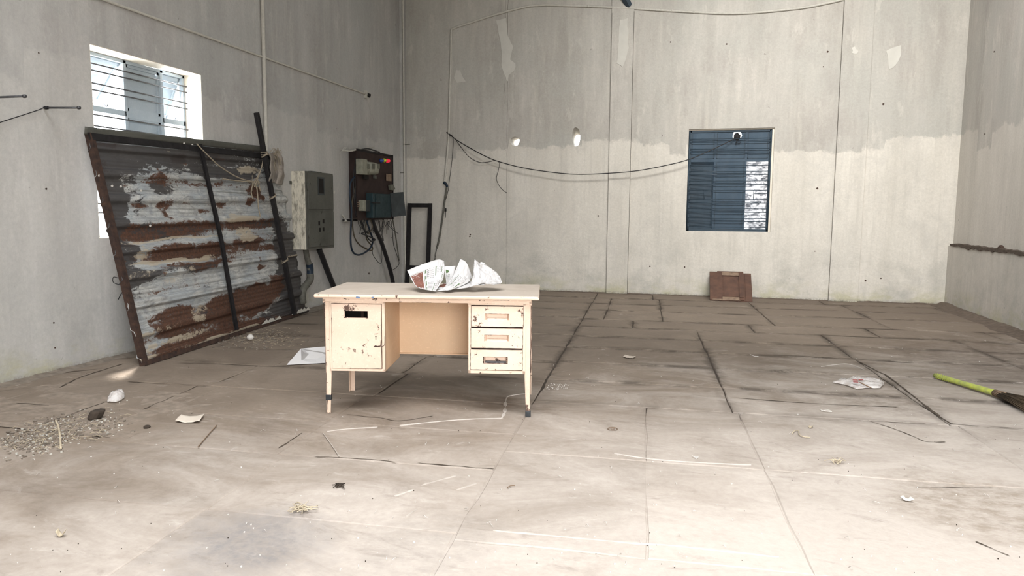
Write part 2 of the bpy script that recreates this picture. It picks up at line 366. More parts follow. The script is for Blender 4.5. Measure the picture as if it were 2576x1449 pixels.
c = t.mix(t.ramp(n, [(.40, 1), (.60, 0)]), (.13, .135, .145), (.50, .50, .51))
c = t.mix(t.ramp(t.noise(7, 8, .8, t.coord((.6, 1, 3.5), (3, 0, 2)), 2.5), [(.56, 0), (.62, .9)]), c, (.03, .03, .035))
tr = t.n('ShaderNodeBsdfTranslucent'); t.set(tr.inputs['Color'], c); t.t.links.new(tr.outputs[0], t.out.inputs['Surface']); M['frost'] = t.mat

# ------------------------------------------------------------------ the hall
XL, XR, YB, YF, HT = -4.8, 3.44, 11.384, -2.1, 6.0
def cut(o, cutters):
    for k, c_ in enumerate(cutters):
        m = o.modifiers.new('cut', 'BOOLEAN'); m.operation = 'DIFFERENCE'; m.object = c_; m.solver = 'EXACT'
    bpy.context.view_layer.update()
    dg = bpy.context.evaluated_depsgraph_get(); me = bpy.data.meshes.new_from_object(o.evaluated_get(dg))
    o.modifiers.clear(); o.data = me
    for c_ in cutters: bpy.data.objects.remove(c_)
    return o
def blob(cx, cz, rx, rz, n, seed, y0, y1, sx=1.0, sz=1.0, dz=0.0):
    "ragged tunnel cutter through the back wall"
    m = MB(); A = []; B = []
    for i in range(n):
        a = 2*pi*i/n; k = 1+.16*nz(cos(a)*1.7, sin(a)*1.7, seed)
        A.append((cx+rx*k*cos(a), y0, cz+rz*k*sin(a))); B.append((cx+rx*k*cos(a)*sx, y1, cz+dz+rz*k*sin(a)*sz))
    m.add(A+B, [tuple(range(n-1, -1, -1)), tuple(range(n, 2*n))]+[(i, (i+1) % n, n+(i+1) % n, n+i) for i in range(n)]); return m.build('cutter', M['cream'])

wallback = MB().box((XL-.3, YB, -.3), (XR+.7, YB+.26, HT)).build('wall_back', M['wall'])
h1 = at(1295, 355, 1, YB); h2 = at(1449, 344, 1, YB)
WX0, WX1, WZ0, WZ1 = -.174, 1.054, 1.002, 2.533
cut(wallback, [MB().box((WX0, YB-.1, WZ0), (WX1, YB+.5, WZ1)).build('cutter', M['cream']),
    blob(h1.x, h1.z, .079, .070, 26, 3, YB-.01, YB+.28, .92, .86, -.008), blob(h2.x, h2.z, .068, .148, 26, 8, YB-.01, YB+.28, .95, .66, -.048)])
sset(wallback, kind='structure')
LY0, LY1, LZ0, LZ1 = 4.935, 6.29, 1.02, 2.592
wallleft = MB().box((XL-.27, YF, -.3), (XL, YB+.26, HT)).build('wall_left', M['wall_left'])
cut(wallleft, [MB().box((XL-.5, LY0, LZ0), (XL+.1, LY1, LZ1)).build('cutter', M['cream'])]); sset(wallleft, kind='structure')
# reveal lining of the left window
rv = MB()
for a, b in (((XL-.268, LY0-.001, LZ1-.006), (XL-.002, LY1+.001, LZ1+.001)), ((XL-.268, LY1-.006, LZ0), (XL-.002, LY1+.001, LZ1)),
             ((XL-.268, LY0-.001, LZ0), (XL-.002, LY0+.006, LZ1)), ((XL-.268, LY0, LZ0-.001), (XL-.002, LY1, LZ0+.006))): rv.box(a, b)
rv.build('reveal_lining', M['cream'], wallleft)
# right side: wall above, thicker low wall with a broken top
wr = MB().box((XR+.06, YF, -.3), (XR+.45, YB+.1, HT)).build('wall_right', M['wall_right']); sset(wr, kind='structure')
m = MB(); n = 130; top = []
for i in range(n+1):
    y = YF+(YB-YF)*i/n; top.append((y, .853+.012*nz(y*5, 1)+(.012 if nz(y*2.3, 8) > .1 else 0)))
vs = []
for y, z in top: vs += [(XR, y, -.2), (XR+.004*nz(y*9), y, z-.012), (XR+.03, y, z), (XR+.07, y, z+.004+.01*nz(y*7, 5))]
m.add(vs, [(i*4+j, (i+1)*4+j, (i+1)*4+j+1, i*4+j+1) for i in range(n) for j in range(3)])
lw = m.build('wall_low_right', M['wall_right'], fix=False); sset(lw, kind='structure')
for _ in range(1):
    m = MB()   # broken brown rendering along the top edge
    y = 6.2
    while y < 11.15:
        l = R.uniform(.10, .34); zz = .858+.008*nz(y*5, 1); d = R.uniform(.012, .04)
        P = [(XR-.012, y, zz-d*.4), (XR-.014, y+l*.4, zz-d), (XR-.010, y+l, zz-d*.3), (XR-.008, y+l, zz+.018), (XR-.010, y+l*.5, zz+.026), (XR-.008, y, zz+.018)]
        m.prism(P, (.07, 0, .004)); y += l*.93
    m.build('broken_edge', simple('exposed_brown_mortar', (.10, .075, .058), .95, 0, .5, 30), lw)
q = at(2513, 634, 0, XR+.02)
MB().prism([(XR+.02, q.y-.10, .875), (XR+.02, q.y+.08, .88), (XR+.03, q.y+.02, .925)], (.05, .01, 0)).build('mortar_lump', M['rust_gap_shade'], lw)
wf = MB().box((XL-.27, YF-.25, -.3), (.1, YF, HT)).box((3.3, YF-.25, -.3), (XR+.7, YF, HT)).box((.1, YF-.25, 3.5), (3.3, YF, HT)).build('wall_front', M['wall']); sset(wf, kind='structure')
# roof sheet with roof-light strips, covered by unseen sheets added against the sun
cl = MB()
for a, b in ((YF-.2, 1.2), (2.2, 7.4), (8.4, YB+.3)): cl.box((XL-.3, a, HT), (XR+.7, b, HT+.05))
for a, b in ((1.2, 2.2), (7.4, 8.4)):
    cl.box((XL-.3, a, HT), (-3.6, b, HT+.05)); cl.box((2.4, a, HT), (XR+.7, b, HT+.05))
for a, b in ((1.2, 2.2), (7.4, 8.4)): MB().box((-3.6, a, HT+.055), (2.4, b, HT+.06)).build('ceiling_added_sun_stop', M['sunstop']); sset(bpy.data.objects[-1] if False else C.objects[-1], kind='structure')
cl.build('ceiling', M['steel']); sset(bpy.data.objects['ceiling'], kind='structure')

# pilasters and plaster lines of the back wall
def pil(x0, x1, name, y=YB):
    m = MB().box((x0, y-.022, 0), (x1, y+.01, HT)); o = m.build(name, M['wall']); sset(o, kind='structure'); return o
pil(-1.375, -1.035, 'trim_1'); pil(1.90, 2.30, 'trim_2')
pc = MB().box((XL-.005, YB-.16, 0), (XL+.045, YB+.01, HT)).build('trim_3', M['wall_left']); sset(pc, kind='structure')
m = MB()
for px in (1273, 1733-440+30):
    pass
for i, (x, z0, z1) in enumerate(((-3.02, 2.2, HT), (-3.06, 3.0, HT))):
    pts = [(x+.012*nz(k*.6, i), YB-.001, z0+(z1-z0)*k/30) for k in range(31)]; m.tube(pts, .0022, 4)
pts = [(-3.02+.35*0+.01*nz(k*.7, 9), YB-.001, 2.2*k/16) for k in range(17)]; m.tube(pts, .0015, 4)
pts = [(1.904+.003*nz(k*.9, 2), YB-.024, 4.3*k/30) for k in range(31)]; m.tube(pts, .003, 4)
pts = [(-1.37+.003*nz(k*.9, 2), YB-.024, 4.3*k/30) for k in range(31)]; m.tube(pts, .0022, 4)
pts = [(-1.037+.003*nz(k*.9, 2), YB-.024, 4.3*k/30) for k in range(31)]; m.tube(pts, .0032, 4)
m.build('wall_crack', simple('dark_crack_line', (.12, .11, .095), 1), wallback)  # dark lines of the cracks and pilaster edges
# patches of fresh plaster on the back wall, each its own piece
def patch(poly, lift=.004, name='plaster_patch', mat=None, jitn=.35):
    P = [at(x, y, 1, YB-lift) for x, y in poly]; out = []
    for i, p in enumerate(P):
        q_ = P[(i+1) % len(P)]; k = max(2, int((q_-p).length/.05))
        for j in range(k):
            r = p.lerp(q_, j/k); out.append((r.x+.022*nz(r.z*9, r.x*4, i), r.y, r.z+.018*nz(r.x*9, r.z*5, i+7)))
    MB().prism(out, (0, lift+.01, 0)).build(name, mat or M['patch'], wallback)
for P in ([(1248, 50), (1272, 46), (1278, 90), (1290, 118), (1284, 150), (1296, 160), (1294, 178), (1280, 190), (1278, 205), (1272, 196), (1263, 170), (1262, 120)],
          [(1146, 176), (1158, 176), (1164, 196), (1172, 206), (1150, 208), (1144, 196)],
          [(2229, 130), (2246, 120), (2266, 114), (2268, 135), (2258, 155), (2244, 172), (2236, 175), (2235, 150)],
          [(2143, 120), (2151, 116), (2158, 128), (2155, 137), (2144, 136)],
          [(1560, 50), (1578, 46), (1580, 130), (1566, 168), (1552, 160)]):
    patch(P, .028 if P[0][0] in (1560, 2143) else .004)
# nail holes and chips
m = MB(); holes = [(1687, 106), (2082, 130), (2071, 168), (1828, 111), (1666, 342), (1182, 595), (1183, 590), (1635, 670), (2056, 474), (2216, 700), (2177, 706), (1505, 543), (2250, 137), (2501, 130), (2478, 337), (2222, 262), (2395, 600), (1722, 672), (2050, 632)]
for i, (x, y) in enumerate(holes):
    p = at(x, y, 1, YB) if x < 2380 else at(x, y, 0, XR+.06)
    m = MB(); r = R.uniform(.007, .016); k = 9
    if x < 2380: poly = [(p.x+r*(1+.5*nz(j, i))*cos(2*pi*j/k), YB-.003, p.z+r*(1+.5*nz(j, i+3))*sin(2*pi*j/k)) for j in range(k)]; m.prism(poly, (0, .01, 0))
    else: poly = [(XR+.057, p.y+r*cos(2*pi*j/k), p.z+r*(1+.5*nz(j, i+3))*sin(2*pi*j/k)) for j in range(k)]; m.prism(poly, (.01, 0, 0))
    m.build('plaster_hole', M['rust_gap_shade'], wallback if x < 2380 else wr)
for i, (x, y) in enumerate([(97, 133), (116, 475), (135, 812), (138, 875), (928, 688), (985, 598)]):
    p = at(x, y, 0, XL); r = (.006, .008, .007, .006, .016, .008)[i]; k = 9
    MB().prism([(XL+.003, p.y+r*(1+.5*nz(j, i))*cos(2*pi*j/k), p.z+r*(1+.5*nz(j, i+3))*sin(2*pi*j/k)) for j in range(k)], (-.01, 0, 0)).build('plaster_hole', M['rust_gap_shade'], wallleft)

# ------------------------------------------------------------------ floor: slabs with open joints
fl = MB().box((XL-.1, YF-.1, -.30), (XR+.3, YB+.1, -.0105)).build('floor', M['joint']); sset(fl, kind='structure')
MB().box((-60, -60, -.6), (60, 60, -.31)).build('ground_outside', M['ground']); sset(bpy.data.objects['ground_outside'], kind='structure')
def st(s, t): return s-.07*(t-5), t+.06*s
def slab(s0, s1, t0, t1, gap, seed, zoff=0.0, rag=.007, gt=None):
    pts = []
    gt = gap if gt is None else gt; cs = [(s0+gap, t0+gt), (s1-gap, t0+gt), (s1-gap, t1-gt), (s0+gap, t1-gt)]
    for a in range(4):
        p, q = cs[a], cs[(a+1) % 4]; n = 5
        for k in range(n):
            f = k/n; s = p[0]+(q[0]-p[0])*f; t = p[1]+(q[1]-p[1])*f
            x, y = st(s, t); j = rag*1.6
            x += j*nz(x*3.1, y*3.1, seed)+j*.6*nz(x*11, y*11, seed); y += j*nz(x*3.1, y*3.1, seed+9)+j*.6*nz(x*11, y*11, seed+5)
            pts.append((max(XL+.015, min(XR-.01, x)), max(YF+.01, min(YB-.012, y))))
    xs = [p[0] for p in pts]; ys = [p[1] for p in pts]
    if max(xs)-min(xs) < .06 or max(ys)-min(ys) < .06: return
    tx, ty = jit(.0016), jit(.0026); cx, cy = sum(xs)/len(xs), sum(ys)/len(ys)
    def z(x, y): return -.0035+zoff+tx*(x-cx)+ty*(y-cy)+jz
    jz = jit(.0022); n = len(pts)
    if cy < 5.2: tx *= .3; ty *= .3; jz = .0012+jz*.25
    ins = [(x+(cx-x)/max(.3, math.hypot(cx-x, cy-y))*.006, y+(cy-y)/max(.3, math.hypot(cx-x, cy-y))*.006) for x, y in pts]
    ins2 = [(x+(cx-x)*min(.45, R.uniform(.05, .10)/max(.1, math.hypot(cx-x, cy-y))), y+(cy-y)*min(.45, R.uniform(.07, .15)/max(.1, math.hypot(cx-x, cy-y)))) for x, y in pts]
    vs = [(x, y, z(x, y)) for x, y in ins]+[(x, y, z(x, y)-.005) for x, y in pts]+[(x, y, -.03) for x, y in pts]+[(x, y, z(x, y)) for x, y in ins2]
    fs = [tuple(range(3*n, 4*n))]+[(i, (i+1) % n, 3*n+(i+1) % n, 3*n+i) for i in range(n)]+[(n+i, n+(i+1) % n, (i+1) % n, i) for i in range(n)]+[(2*n+i, 2*n+(i+1) % n, n+(i+1) % n, n+i) for i in range(n)]
    o = MB().add(vs, fs).build('slab', M['floor'], fl, fix=False)
    a_ = o.data.attributes.new('margin', 'FLOAT', 'POINT'); a_.data.foreach_set('value', [1.0]*(3*n)+[0.0]*n)
k = 0
rowsR = [-2.6, -1.7, -.7, .4, 1.55, 2.60, 3.66, 4.70, 5.37, 6.06, 6.73, 7.36, 8.0, 8.58, 9.42, 10.1, 10.75, 11.6]
def colsR(t0):
    if t0 > 10.6: return [-1.05, -.2, 1.0, 2.2, 3.4, 4.6]
    if t0 > 8.5: return [-1.05, -.80, -.11, 1.15, 2.4, 3.6, 4.6]
    if t0 > 7.9: return [-1.05, -.45, .85, 2.1, 3.3, 4.6]
    if t0 > 4.6: return [-1.05, .24, 1.51, 2.78, 4.4]
    if t0 > 2.5: return [-1.05, -.31, .27, 1.55, 2.8, 4.4]
    return [-1.05, .45 if t0 > 1 else -.1, 1.7, 2.95, 4.4]
for a, b in zip(rowsR, rowsR[1:]):
    g = .0012 if a < 4.6 else .0045
    for c0, c1 in zip(colsR(a), colsR(a)[1:]):
        k += 1; slab(c0, c1, a, b, g*R.uniform(.6, 1.4), k, gt=.002 if a < 3 else (.004 if a < 4.6 else R.uniform(.008, .017)))
rowsL = [-2.5, -1.5, -.5, .5, 1.6, 2.66, 3.36, 3.95, 4.60, 5.33, 6.0, 6.7, 7.4, 8.05, 8.7, 9.4, 10.1, 10.8, 11.6]
for a, b in zip(rowsL, rowsL[1:]):
    cols = [-5.6, -4.50, -3.30, -2.2, -1.05] if int(a*10) % 2 else [-5.6, -4.42, -3.42, -2.15, -1.05]
    if a > 8.5: cols = [-5.6, -4.2, -3.1, -2.0, -1.05]
    for c0, c1 in zip(cols, cols[1:]):
        k += 1
        if 3.3 < a < 3.5 and c1 < -3.2: continue      # broken out beside the left wall
        slab(c0, c1, a, b, (.0012 if a < 3.4 or c1 > -1.1 and a < 4.6 else .005)*R.uniform(.7, 1.6), k, gt=.002 if a < 3 else R.uniform(.005, .012))
# fragments and earth where slabs are broken out
M['earth'] = simple('trampled_brown_earth', (.27, .22, .175), .97, 0, .4, 16, bump=.6)
a_, b_ = at(-60, 1190), at(350, 1030)
MB().grid(lambda u, v: Vector((XL+.02+1.75*u, 3.22+.95*v, -.003+.006*nz(u*6, v*5, 2)+.004*nz(u*20, v*16, 4))), 40, 26).build('earth_patch', M['earth'], fl)
for (px, py, r, z) in ((60, 1100, .13, .0), (170, 1085, .16, .001), (270, 1040, .15, .002), (120, 1035, .12, -.001), (215, 1120, .12, 0), (40, 1050, .1, .002), (330, 1075, .12, 0)):
    c_ = at(px, py); n = 9; ph = R.random()*6
    poly = [(c_.x+r*(1+.35*nz(j*1.3, px))*cos(ph+2*pi*j/n)*1.2, c_.y+r*(1+.35*nz(j*1.7, py))*sin(ph+2*pi*j/n)*.8, -.028) for j in range(n)]
    MB().prism(poly, (jit(.004), jit(.004), .024+z)).build('slab_fragment', M['floor'], fl)
MB().box((XL, YF, -.012), (XR, 4.55, -.0072)).build('joint_filling', M['floor'], fl)
def crack(pts, wd):
    P = crom([at(x, y, 2, .0) for x, y in pts], 9); m = MB(); vs = []
    for i, p in enumerate(P):
        d = (P[min(i+1, len(P)-1)]-P[max(i-1, 0)]).normalized(); s_ = Vector((-d.y, d.x, 0)); e = wd*(.2+1.3*abs(nz(p.x*7, p.y*7, 5)))*(1 if 0 < i < len(P)-1 else .1); o_ = s_*(.010*nz(p.x*12, p.y*12, 9))
        vs += [p+o_-s_*e+Vector((0, 0, .0004)), p+o_+s_*e+Vector((0, 0, .0004))]
    m.add(vs, [(i*2, i*2+1, i*2+3, i*2+2) for i in range(len(P)-1)]); m.build('crack', M['crackfill'], fl, fix=False)
M['crackfill'] = simple('crack_dirt', (.085, .065, .048), 1, 0, .4, 20)
for pts, wd in (([(2454, 1362), (2490, 1378), (2540, 1398)], .005), ([(700, 1127), (730, 1108), (760, 1088)], .008), ([(790, 1148), (900, 1154), (1000, 1163)], .006), ([(1050, 1164), (1150, 1172), (1245, 1180)], .007),
                ([(870, 1042), (960, 1052), (1010, 1058), (1090, 1046)], .006), ([(40, 1014), (80, 1016), (123, 1020)], .008), ([(150, 975), (200, 950), (260, 930), (310, 915)], .012), ([(320, 960), (420, 965), (527, 970)], .008),
                ([(357, 1030), (430, 1000), (500, 970)], .007), ([(160, 1050), (210, 1030), (270, 1010)], .007), ([(2155, 906), (2200, 930), (2235, 948), (2290, 990), (2340, 1030), (2390, 1066)], .012), ([(2390, 1066), (2470, 1072), (2576, 1078)], .007),
                ([(2130, 1053), (2250, 1062), (2330, 1066)], .005), ([(2180, 1057), (2240, 1075), (2290, 1095), (2330, 1110), (2380, 1112)], .006), ([(2300, 1224), (2420, 1226), (2500, 1228)], .005), ([(444, 913), (560, 916), (640, 920), (768, 923)], .008),
                ([(1850, 1000), (2000, 1012), (2160, 1020), (2260, 1024)], .008), ([(1975, 893), (2080, 899), (2160, 904), (2300, 913)], .012), ([(2060, 842), (2200, 849), (2350, 855), (2560, 866)], .012)):
    crack(pts, wd)
# trodden-in white line and cement smears: real, a millimetre proud
def smear(pts, wd, name='cement_smear', mat=None, seg=10):
    P = crom([at(x, y, 2, .0004) for x, y in pts], seg); m = MB(); vs = []
    for i, p in enumerate(P):
        d = (P[min(i+1, len(P)-1)]-P[max(i-1, 0)]).normalized(); s = Vector((-d.y, d.x, 0))
        e = wd*(.15+1.6*abs(nz(p.x*9, p.y*9, 3))+.5*abs(nz(p.x*40, p.y*40, 3)))*(1 if 0 < i < len(P)-1 else .2)
        vs += [p-s*e-Vector((0, 0, .004)), p-s*e*.7+Vector((0, 0, .0012)), p+s*(e*.8+.004*nz(p.x*30, p.y*30))+Vector((0, 0, .0012)), p+s*e*1.1-Vector((0, 0, .004))]
    m.add(vs, [(i*4+j, i*4+j+1, i*4+j+5, i*4+j+4) for i in range(len(P)-1) for j in range(3)]); m.build(name, mat or M['cement'], fl)
M['dirt2'] = simple('brown_earth', (.13, .10, .078), .97, 0, .45, 18, bump=.5)
M['dirt3'] = simple('grey_earth', (.22, .185, .15), .97, 0, .4, 18, bump=.5)
M['cement'] = simple('trodden_white_cement', (.50, .455, .41), .95, 0, .2, 20)
M['smearpale'] = simple('pale_floor_smear', (.455, .412, .368), .95, 0, .2, 20)
for pts, wd in (([(822, 1085), (870, 1079), (950, 1074)], .011), ([(1005, 1070), (1100, 1060), (1180, 1054), (1262, 1052)], .012), ([(1262, 1052), (1270, 1035), (1272, 1010), (1280, 996), (1320, 990)], .012),
                ([(992, 1247), (1020, 1238), (1040, 1231)], .007), ([(1060, 1220), (1110, 1206), (1148, 1196)], .005), ([(1148, 1232), (1200, 1215)], .003),
                ([(1545, 1140), (1640, 1154), (1760, 1163), (1890, 1169)], .007), ([(1240, 1334), (1420, 1350), (1600, 1366), (1700, 1372), (1960, 1400)], .008), ([(1020, 1300), (1050, 1280)], .004), ([(2065, 922), (2130, 915), (2175, 930)], .006)):
    smear(pts, wd, mat=None if wd > .0065 else M['smearpale'])

# ------------------------------------------------------------------ left window
XW = XL-.20
def lw_(px, py): p = at(px, py, 0, XW); return p.y, p.z
wl = thing('window_1', (XW, (LY0+LY1)/2, LZ0), None, None); wl['kind'] = 'structure'
yA = lw_(311, 180)[0]; yB = lw_(405, 240)[0]; zT = lw_(406, 302)[1]; e = .028
yl, yr = LY0+.005, LY1-.012
fr = MB()
for a, b in (((yl, LZ0), (yl+e, LZ1-.01)), ((yr-e, LZ0), (yr, LZ1-.01)), ((yl, LZ0), (yr, LZ0+e)), ((yl, LZ1-.01-e), (yr, LZ1-.01)),
             ((yA-.018, LZ0), (yA+.018, LZ1-.01)), ((yB-.018, LZ0), (yB+.018, LZ1-.01)), ((yl, zT-.024), (yA, zT+.024)), ((yB, zT-.024), (yr, zT+.024))):
    fr.box((XW-.03, a[0], a[1]), (XW+.012, b[0], b[1]))
fr.build('window_frame', M['paleblue'], wl, bevel=.003)
for z0, z1 in ((LZ0+e, zT-.03), (zT+.03, LZ1-.01-e)):
    m = MB().box((XW-.022, yA+.018, z0), (XW-.014, yB-.018, z1))
    for a, b in (((yA+.018, z0), (yA+.043, z1)), ((yB-.043, z0), (yB-.018, z1)), ((yA+.018, z0), (yB-.018, z0+.025)), ((yA+.018, z1-.025), (yB-.018, z1))): m.box((XW-.016, a[0], a[1]), (XW-.002, b[0], b[1]))
    m.build('sheet_panel', M['paleblue'], wl)
MB().box((XW-.016, yA, zT-.03), (XW, yB, zT+.03)).build('sheet_panel', M['paleblue'], wl)
for y0, y1, ang in ((yl+e, yA-.018, 38), (yB+.018, yr-e, 24)):      # awning sashes pushed open outwards
    z1 = LZ1-.01-e; L = z1-zT-.03; a = radians(ang); O = Vector((XW-.03, 0, z1)); dd = Vector((-sin(a), 0, -cos(a))); nn = Vector((cos(a), 0, -sin(a)))
    def S(y, l, t_): p = O+dd*l+nn*t_; return (p.x, y, p.z)
    def sb(ya, yb, la, lb, ta, tb, m): m.add([S(ya, la, ta), S(yb, la, ta), S(yb, lb, ta), S(ya, lb, ta), S(ya, la, tb), S(yb, la, tb), S(yb, lb, tb), S(ya, lb, tb)], [(0,3,2,1),(4,5,6,7),(0,1,5,4),(1,2,6,5),(2,3,7,6),(3,0,4,7)])
    m = MB(); sb(y0, y1, 0, .03, -.01, .015, m); sb(y0, y1, L-.03, L, -.01, .015, m); sb(y0, y0+.025, 0, L, -.01, .015, m); sb(y1-.025, y1, 0, L, -.01, .015, m)
    s_ = m.build('awning_sash', M['paleblue'], wl)
    m = MB(); sb(y0+.02, y1-.02, .025, L-.025, -.002, .003, m); m.build('pane', M['paleblue'], s_)
    yc = y0*.35+y1*.65; MB().tube([(XW, yc, zT+.05), (XW-.02, yc+.01, zT+.035), (XW-.045, yc, zT+.06)], .006, 6).build('stay_hook', M['rod'], s_)
zb = [at(230, y_, 0, XW+.03).z for y_ in (159, 176, 208, 225, 287, 315, 331)]
zb += [zb[-1]-.085, zb[-1]-.20, zb[-1]-.285, zb[-1]-.40, zb[-1]-.485, zb[-1]-.60, zb[-1]-.68]
for z in zb:
    if z > LZ0+.02: MB().tube([(XW+.03, LY0+.002, z), (XW+.03, LY1-.004, z)], .0065, 8).build('grille_bar', M['rod'], wl)
MB().box((XW-.06, lw_(467, 318)[0], LZ0+.1), (XW-.045, lw_(467, 318)[0]+.05, zT-.05)).build('outer_strip', M['paleblue'], wl)

# ------------------------------------------------------------------ right window (shuttered, back wall)
YW = YB+.05
def rw(px, py): p = at(px, py, 1, YW); return p.x, p.z
wr_ = thing('window_2', ((WX0+WX1)/2, YW, WZ0), None, None); wr_['kind'] = 'structure'
c1 = rw(1796, 480)[0]; c2 = rw(1873, 480)[0]; zt = rw(1840, 405)[1]; fx0, fx1 = WX0+.004, WX1-.03
f = MB()
for a, b in (((fx0-.006, WZ0-.002), (fx0+.04, WZ1-.02)), ((fx1-.035, WZ0+.004), (fx1, WZ1-.02)), ((fx0-.006, WZ0-.002), (fx1, WZ0+.035)), ((fx0, WZ1-.05), (fx1, WZ1-.02))): f.box((a[0], YW-.012, a[1]), (b[0], YW+.035, b[1]))
f.build('window_frame', M['blueframe'], wr_, bevel=.003)
MB().box((fx1, YW-.02, WZ0), (WX1+.001, YB+.25, WZ1)).box((WX0, YW-.005, WZ1-.021), (fx1, YB+.25, WZ1+.001)).build('reveal_lining', M['cream'], wallback)
for x in (c1, c2): MB().box((x-.012, YW-.006, WZ0+.03), (x+.014, YW+.02, WZ1-.04)).build('mullion', M['blue'], wr_)
MB().box((fx0+.04, YW-.004, zt-.012), (fx1-.035, YW+.018, zt+.03)).build('transom', M['blue'], wr_)
hole = at(1856, 341, 1, YW)
for x0, x1 in ((fx0+.03, c1), (c1, c2), (c2, fx1-.03)):
    o = MB().box((x0+.004, YW+.002, zt), (x1-.004, YW+.010, WZ1-.04)).build('sheet_panel', M['blue'], wr_)
    if x0 == c1:
        c_ = blob(hole.x-.01, hole.z, .066, .068, 17, 5, YW-.02, YW+.04); mi = o.matrix_world
        o.parent = None; M0 = world_of(wr_)
        for v in o.data.vertices: v.co = M0 @ v.co
        cut(o, [c_])
        for v in o.data.vertices: v.co = M0.inverted() @ v.co
        o.parent = wr_
    for k_ in range(1):
        fr2 = MB(); zz0, zz1 = zt+.035, WZ1-.065
        for a, b in (((x0+.02, zz0), (x0+.03, zz1)), ((x1-.03, zz0), (x1-.02, zz1)), ((x0+.02, zz0), (x1-.02, zz0+.01))): fr2.box((a[0], YW-.002, a[1]), (b[0], YW+.003, b[1]))
        fr2.build('panel_bead', M['blueframe'], wr_)
MB().box((c1+.004, YW+.002, WZ0+.03), (c2-.004, YW+.010, zt)).build('sheet_panel', M['blue'], wr_)
m = MB().box((c1+.03, YW-.002, WZ0+.32), (c2-.03, YW+.003, WZ0+.33)).box((c1+.03, YW-.002, WZ0+.76), (c2-.03, YW+.003, WZ0+.77)).box((c1+.022, YW-.002, WZ0+.05), (c1+.03, YW+.003, zt-.03)).box((c2-.03, YW-.002, WZ0+.05), (c2-.022, YW+.003, zt-.03)); m.build('panel_bead', M['blueframe'], wr_)
SWd = c1-fx0-.014; sh = MB().box((0, 0, 0), (SWd, .012, zt-WZ0-.03)).box((.0, -.012, 0), (SWd, 0, .03)).box((0, -.012, .02), (.03, 0, zt-WZ0-.05)).box((SWd-.03, -.012, .02), (SWd, 0, zt-WZ0-.05)).build('shutter', M['blueframe'], None)
sh.parent = wr_; sh.location = Vector((fx0+.012, YW+.03, WZ0+.03))-wr_.location; sh.rotation_euler = (0, 0, .10)
MB().box((c2+.012, YW+.03, WZ0+.03), (fx1-.03, YW+.036, zt)).build('pane', M['frost'], wr_, 'bright dirt-streaked pane')
yy = YW-.035
for py in (348.7, 357, 374, 383, 416.6, 431, 439.4, 455, 464, 478.5, 502, 510.6, 525, 533.6, 549, 556.8, 571):
    z = at(1840, py, 1, yy).z
    MB().tube([(fx0+.01, yy, z+.002), (fx0+.4, yy, z-.001), (fx1-.01, yy, z)], .0052, 7).build('grille_bar', M['blueframe'], wr_)
z = at(1840, 486.4, 1, yy).z; xa = at(1772, 486, 1, yy).x; xb = at(1896, 486, 1, yy).x
for a, b in ((fx0+.01, xa), (xb, fx1-.01)): MB().tube([(a, yy, z), (b, yy, z)], .0052, 7).build('grille_bar', M['blueframe'], wr_)
for x in (xa, xb): MB().tube([(x, yy, at(1840, 502, 1, yy).z), (x, yy, at(1840, 478, 1, yy).z)], .0052, 7).build('grille_bar', M['blueframe'], wr_)
for x in (fx0+.012, fx1-.012): MB().tube([(x, yy, WZ0+.01), (x, yy, WZ1-.03)], .009, 7).build('grille_bar', M['blueframe'], wr_)
# insulated lump in the broken hole
t_ = thing('cable_bundle', (hole.x, YW+.02, hole.z-.06), 'black taped cable bundle stuffed in the broken hole of the blue window', 'cable')
m = MB(); m.grid(lambda u, v: Vector((hole.x-.012+.052*sin(pi*v)*cos(2*pi*u)*(1+.3*nz(u*5, v*4)), YW+.025+.035*sin(pi*v)*sin(2*pi*u), hole.z-.022+.062*cos(pi*v)*(1+.2*nz(u*4, v*5, 3)))), 16, 10)
m.build('tape_wrapping', M['ironblack'], t_)
for i in range(5): MB().tube(crom([(hole.x+jit(.03), YW+.0, hole.z-.06+jit(.02)), (hole.x+jit(.05), YW-.03, hole.z-.09+jit(.03)), (hole.x+jit(.06), YW-.02, hole.z-.12+jit(.03))], 5), .003, 5).build('wire_end', M['cable'], t_)

# ------------------------------------------------------------------ the steel desk
DW, DD, DH = 1.382, .75, .757
desk = thing('desk', (-2.2622, 3.9327, 0), 'old peach-painted steel desk with chipped edges and crumpled papers on its top', 'desk', rz=.2109)
DMAT = world_of(desk)
def D(x, y, z): return DMAT @ Vector((x, y, z))
def L(mb, name, mat, parent=desk, **k): return mb.build(name, mat, parent, local=True, **k)
o = L(MB().box((0, 0, DH-.022), (DW, DD, DH)), 'tabletop', M['desk_edge'], bevel=.007); o.data.materials.append(M['top'])
L(MB().box((.004, .004, DH-.002), (DW-.004, DD-.004, DH+.0006)), 'top_laminate', M['top'], label='dusty laminate surface')
m = MB().box((.045, .035, .708), (1.335, .055, DH-.022)).box((.045, DD-.075, .70), (1.335, DD-.055, DH-.022)).box((.045, .035, .70), (.06, DD-.055, DH-.022)).box((1.32, .035, .70), (1.335, DD-.055, DH-.022))
m.box((.047, .028, .724), (1.333, .036, DH-.022)); L(m, 'apron_rail', M['desk_edge'], bevel=.0015)
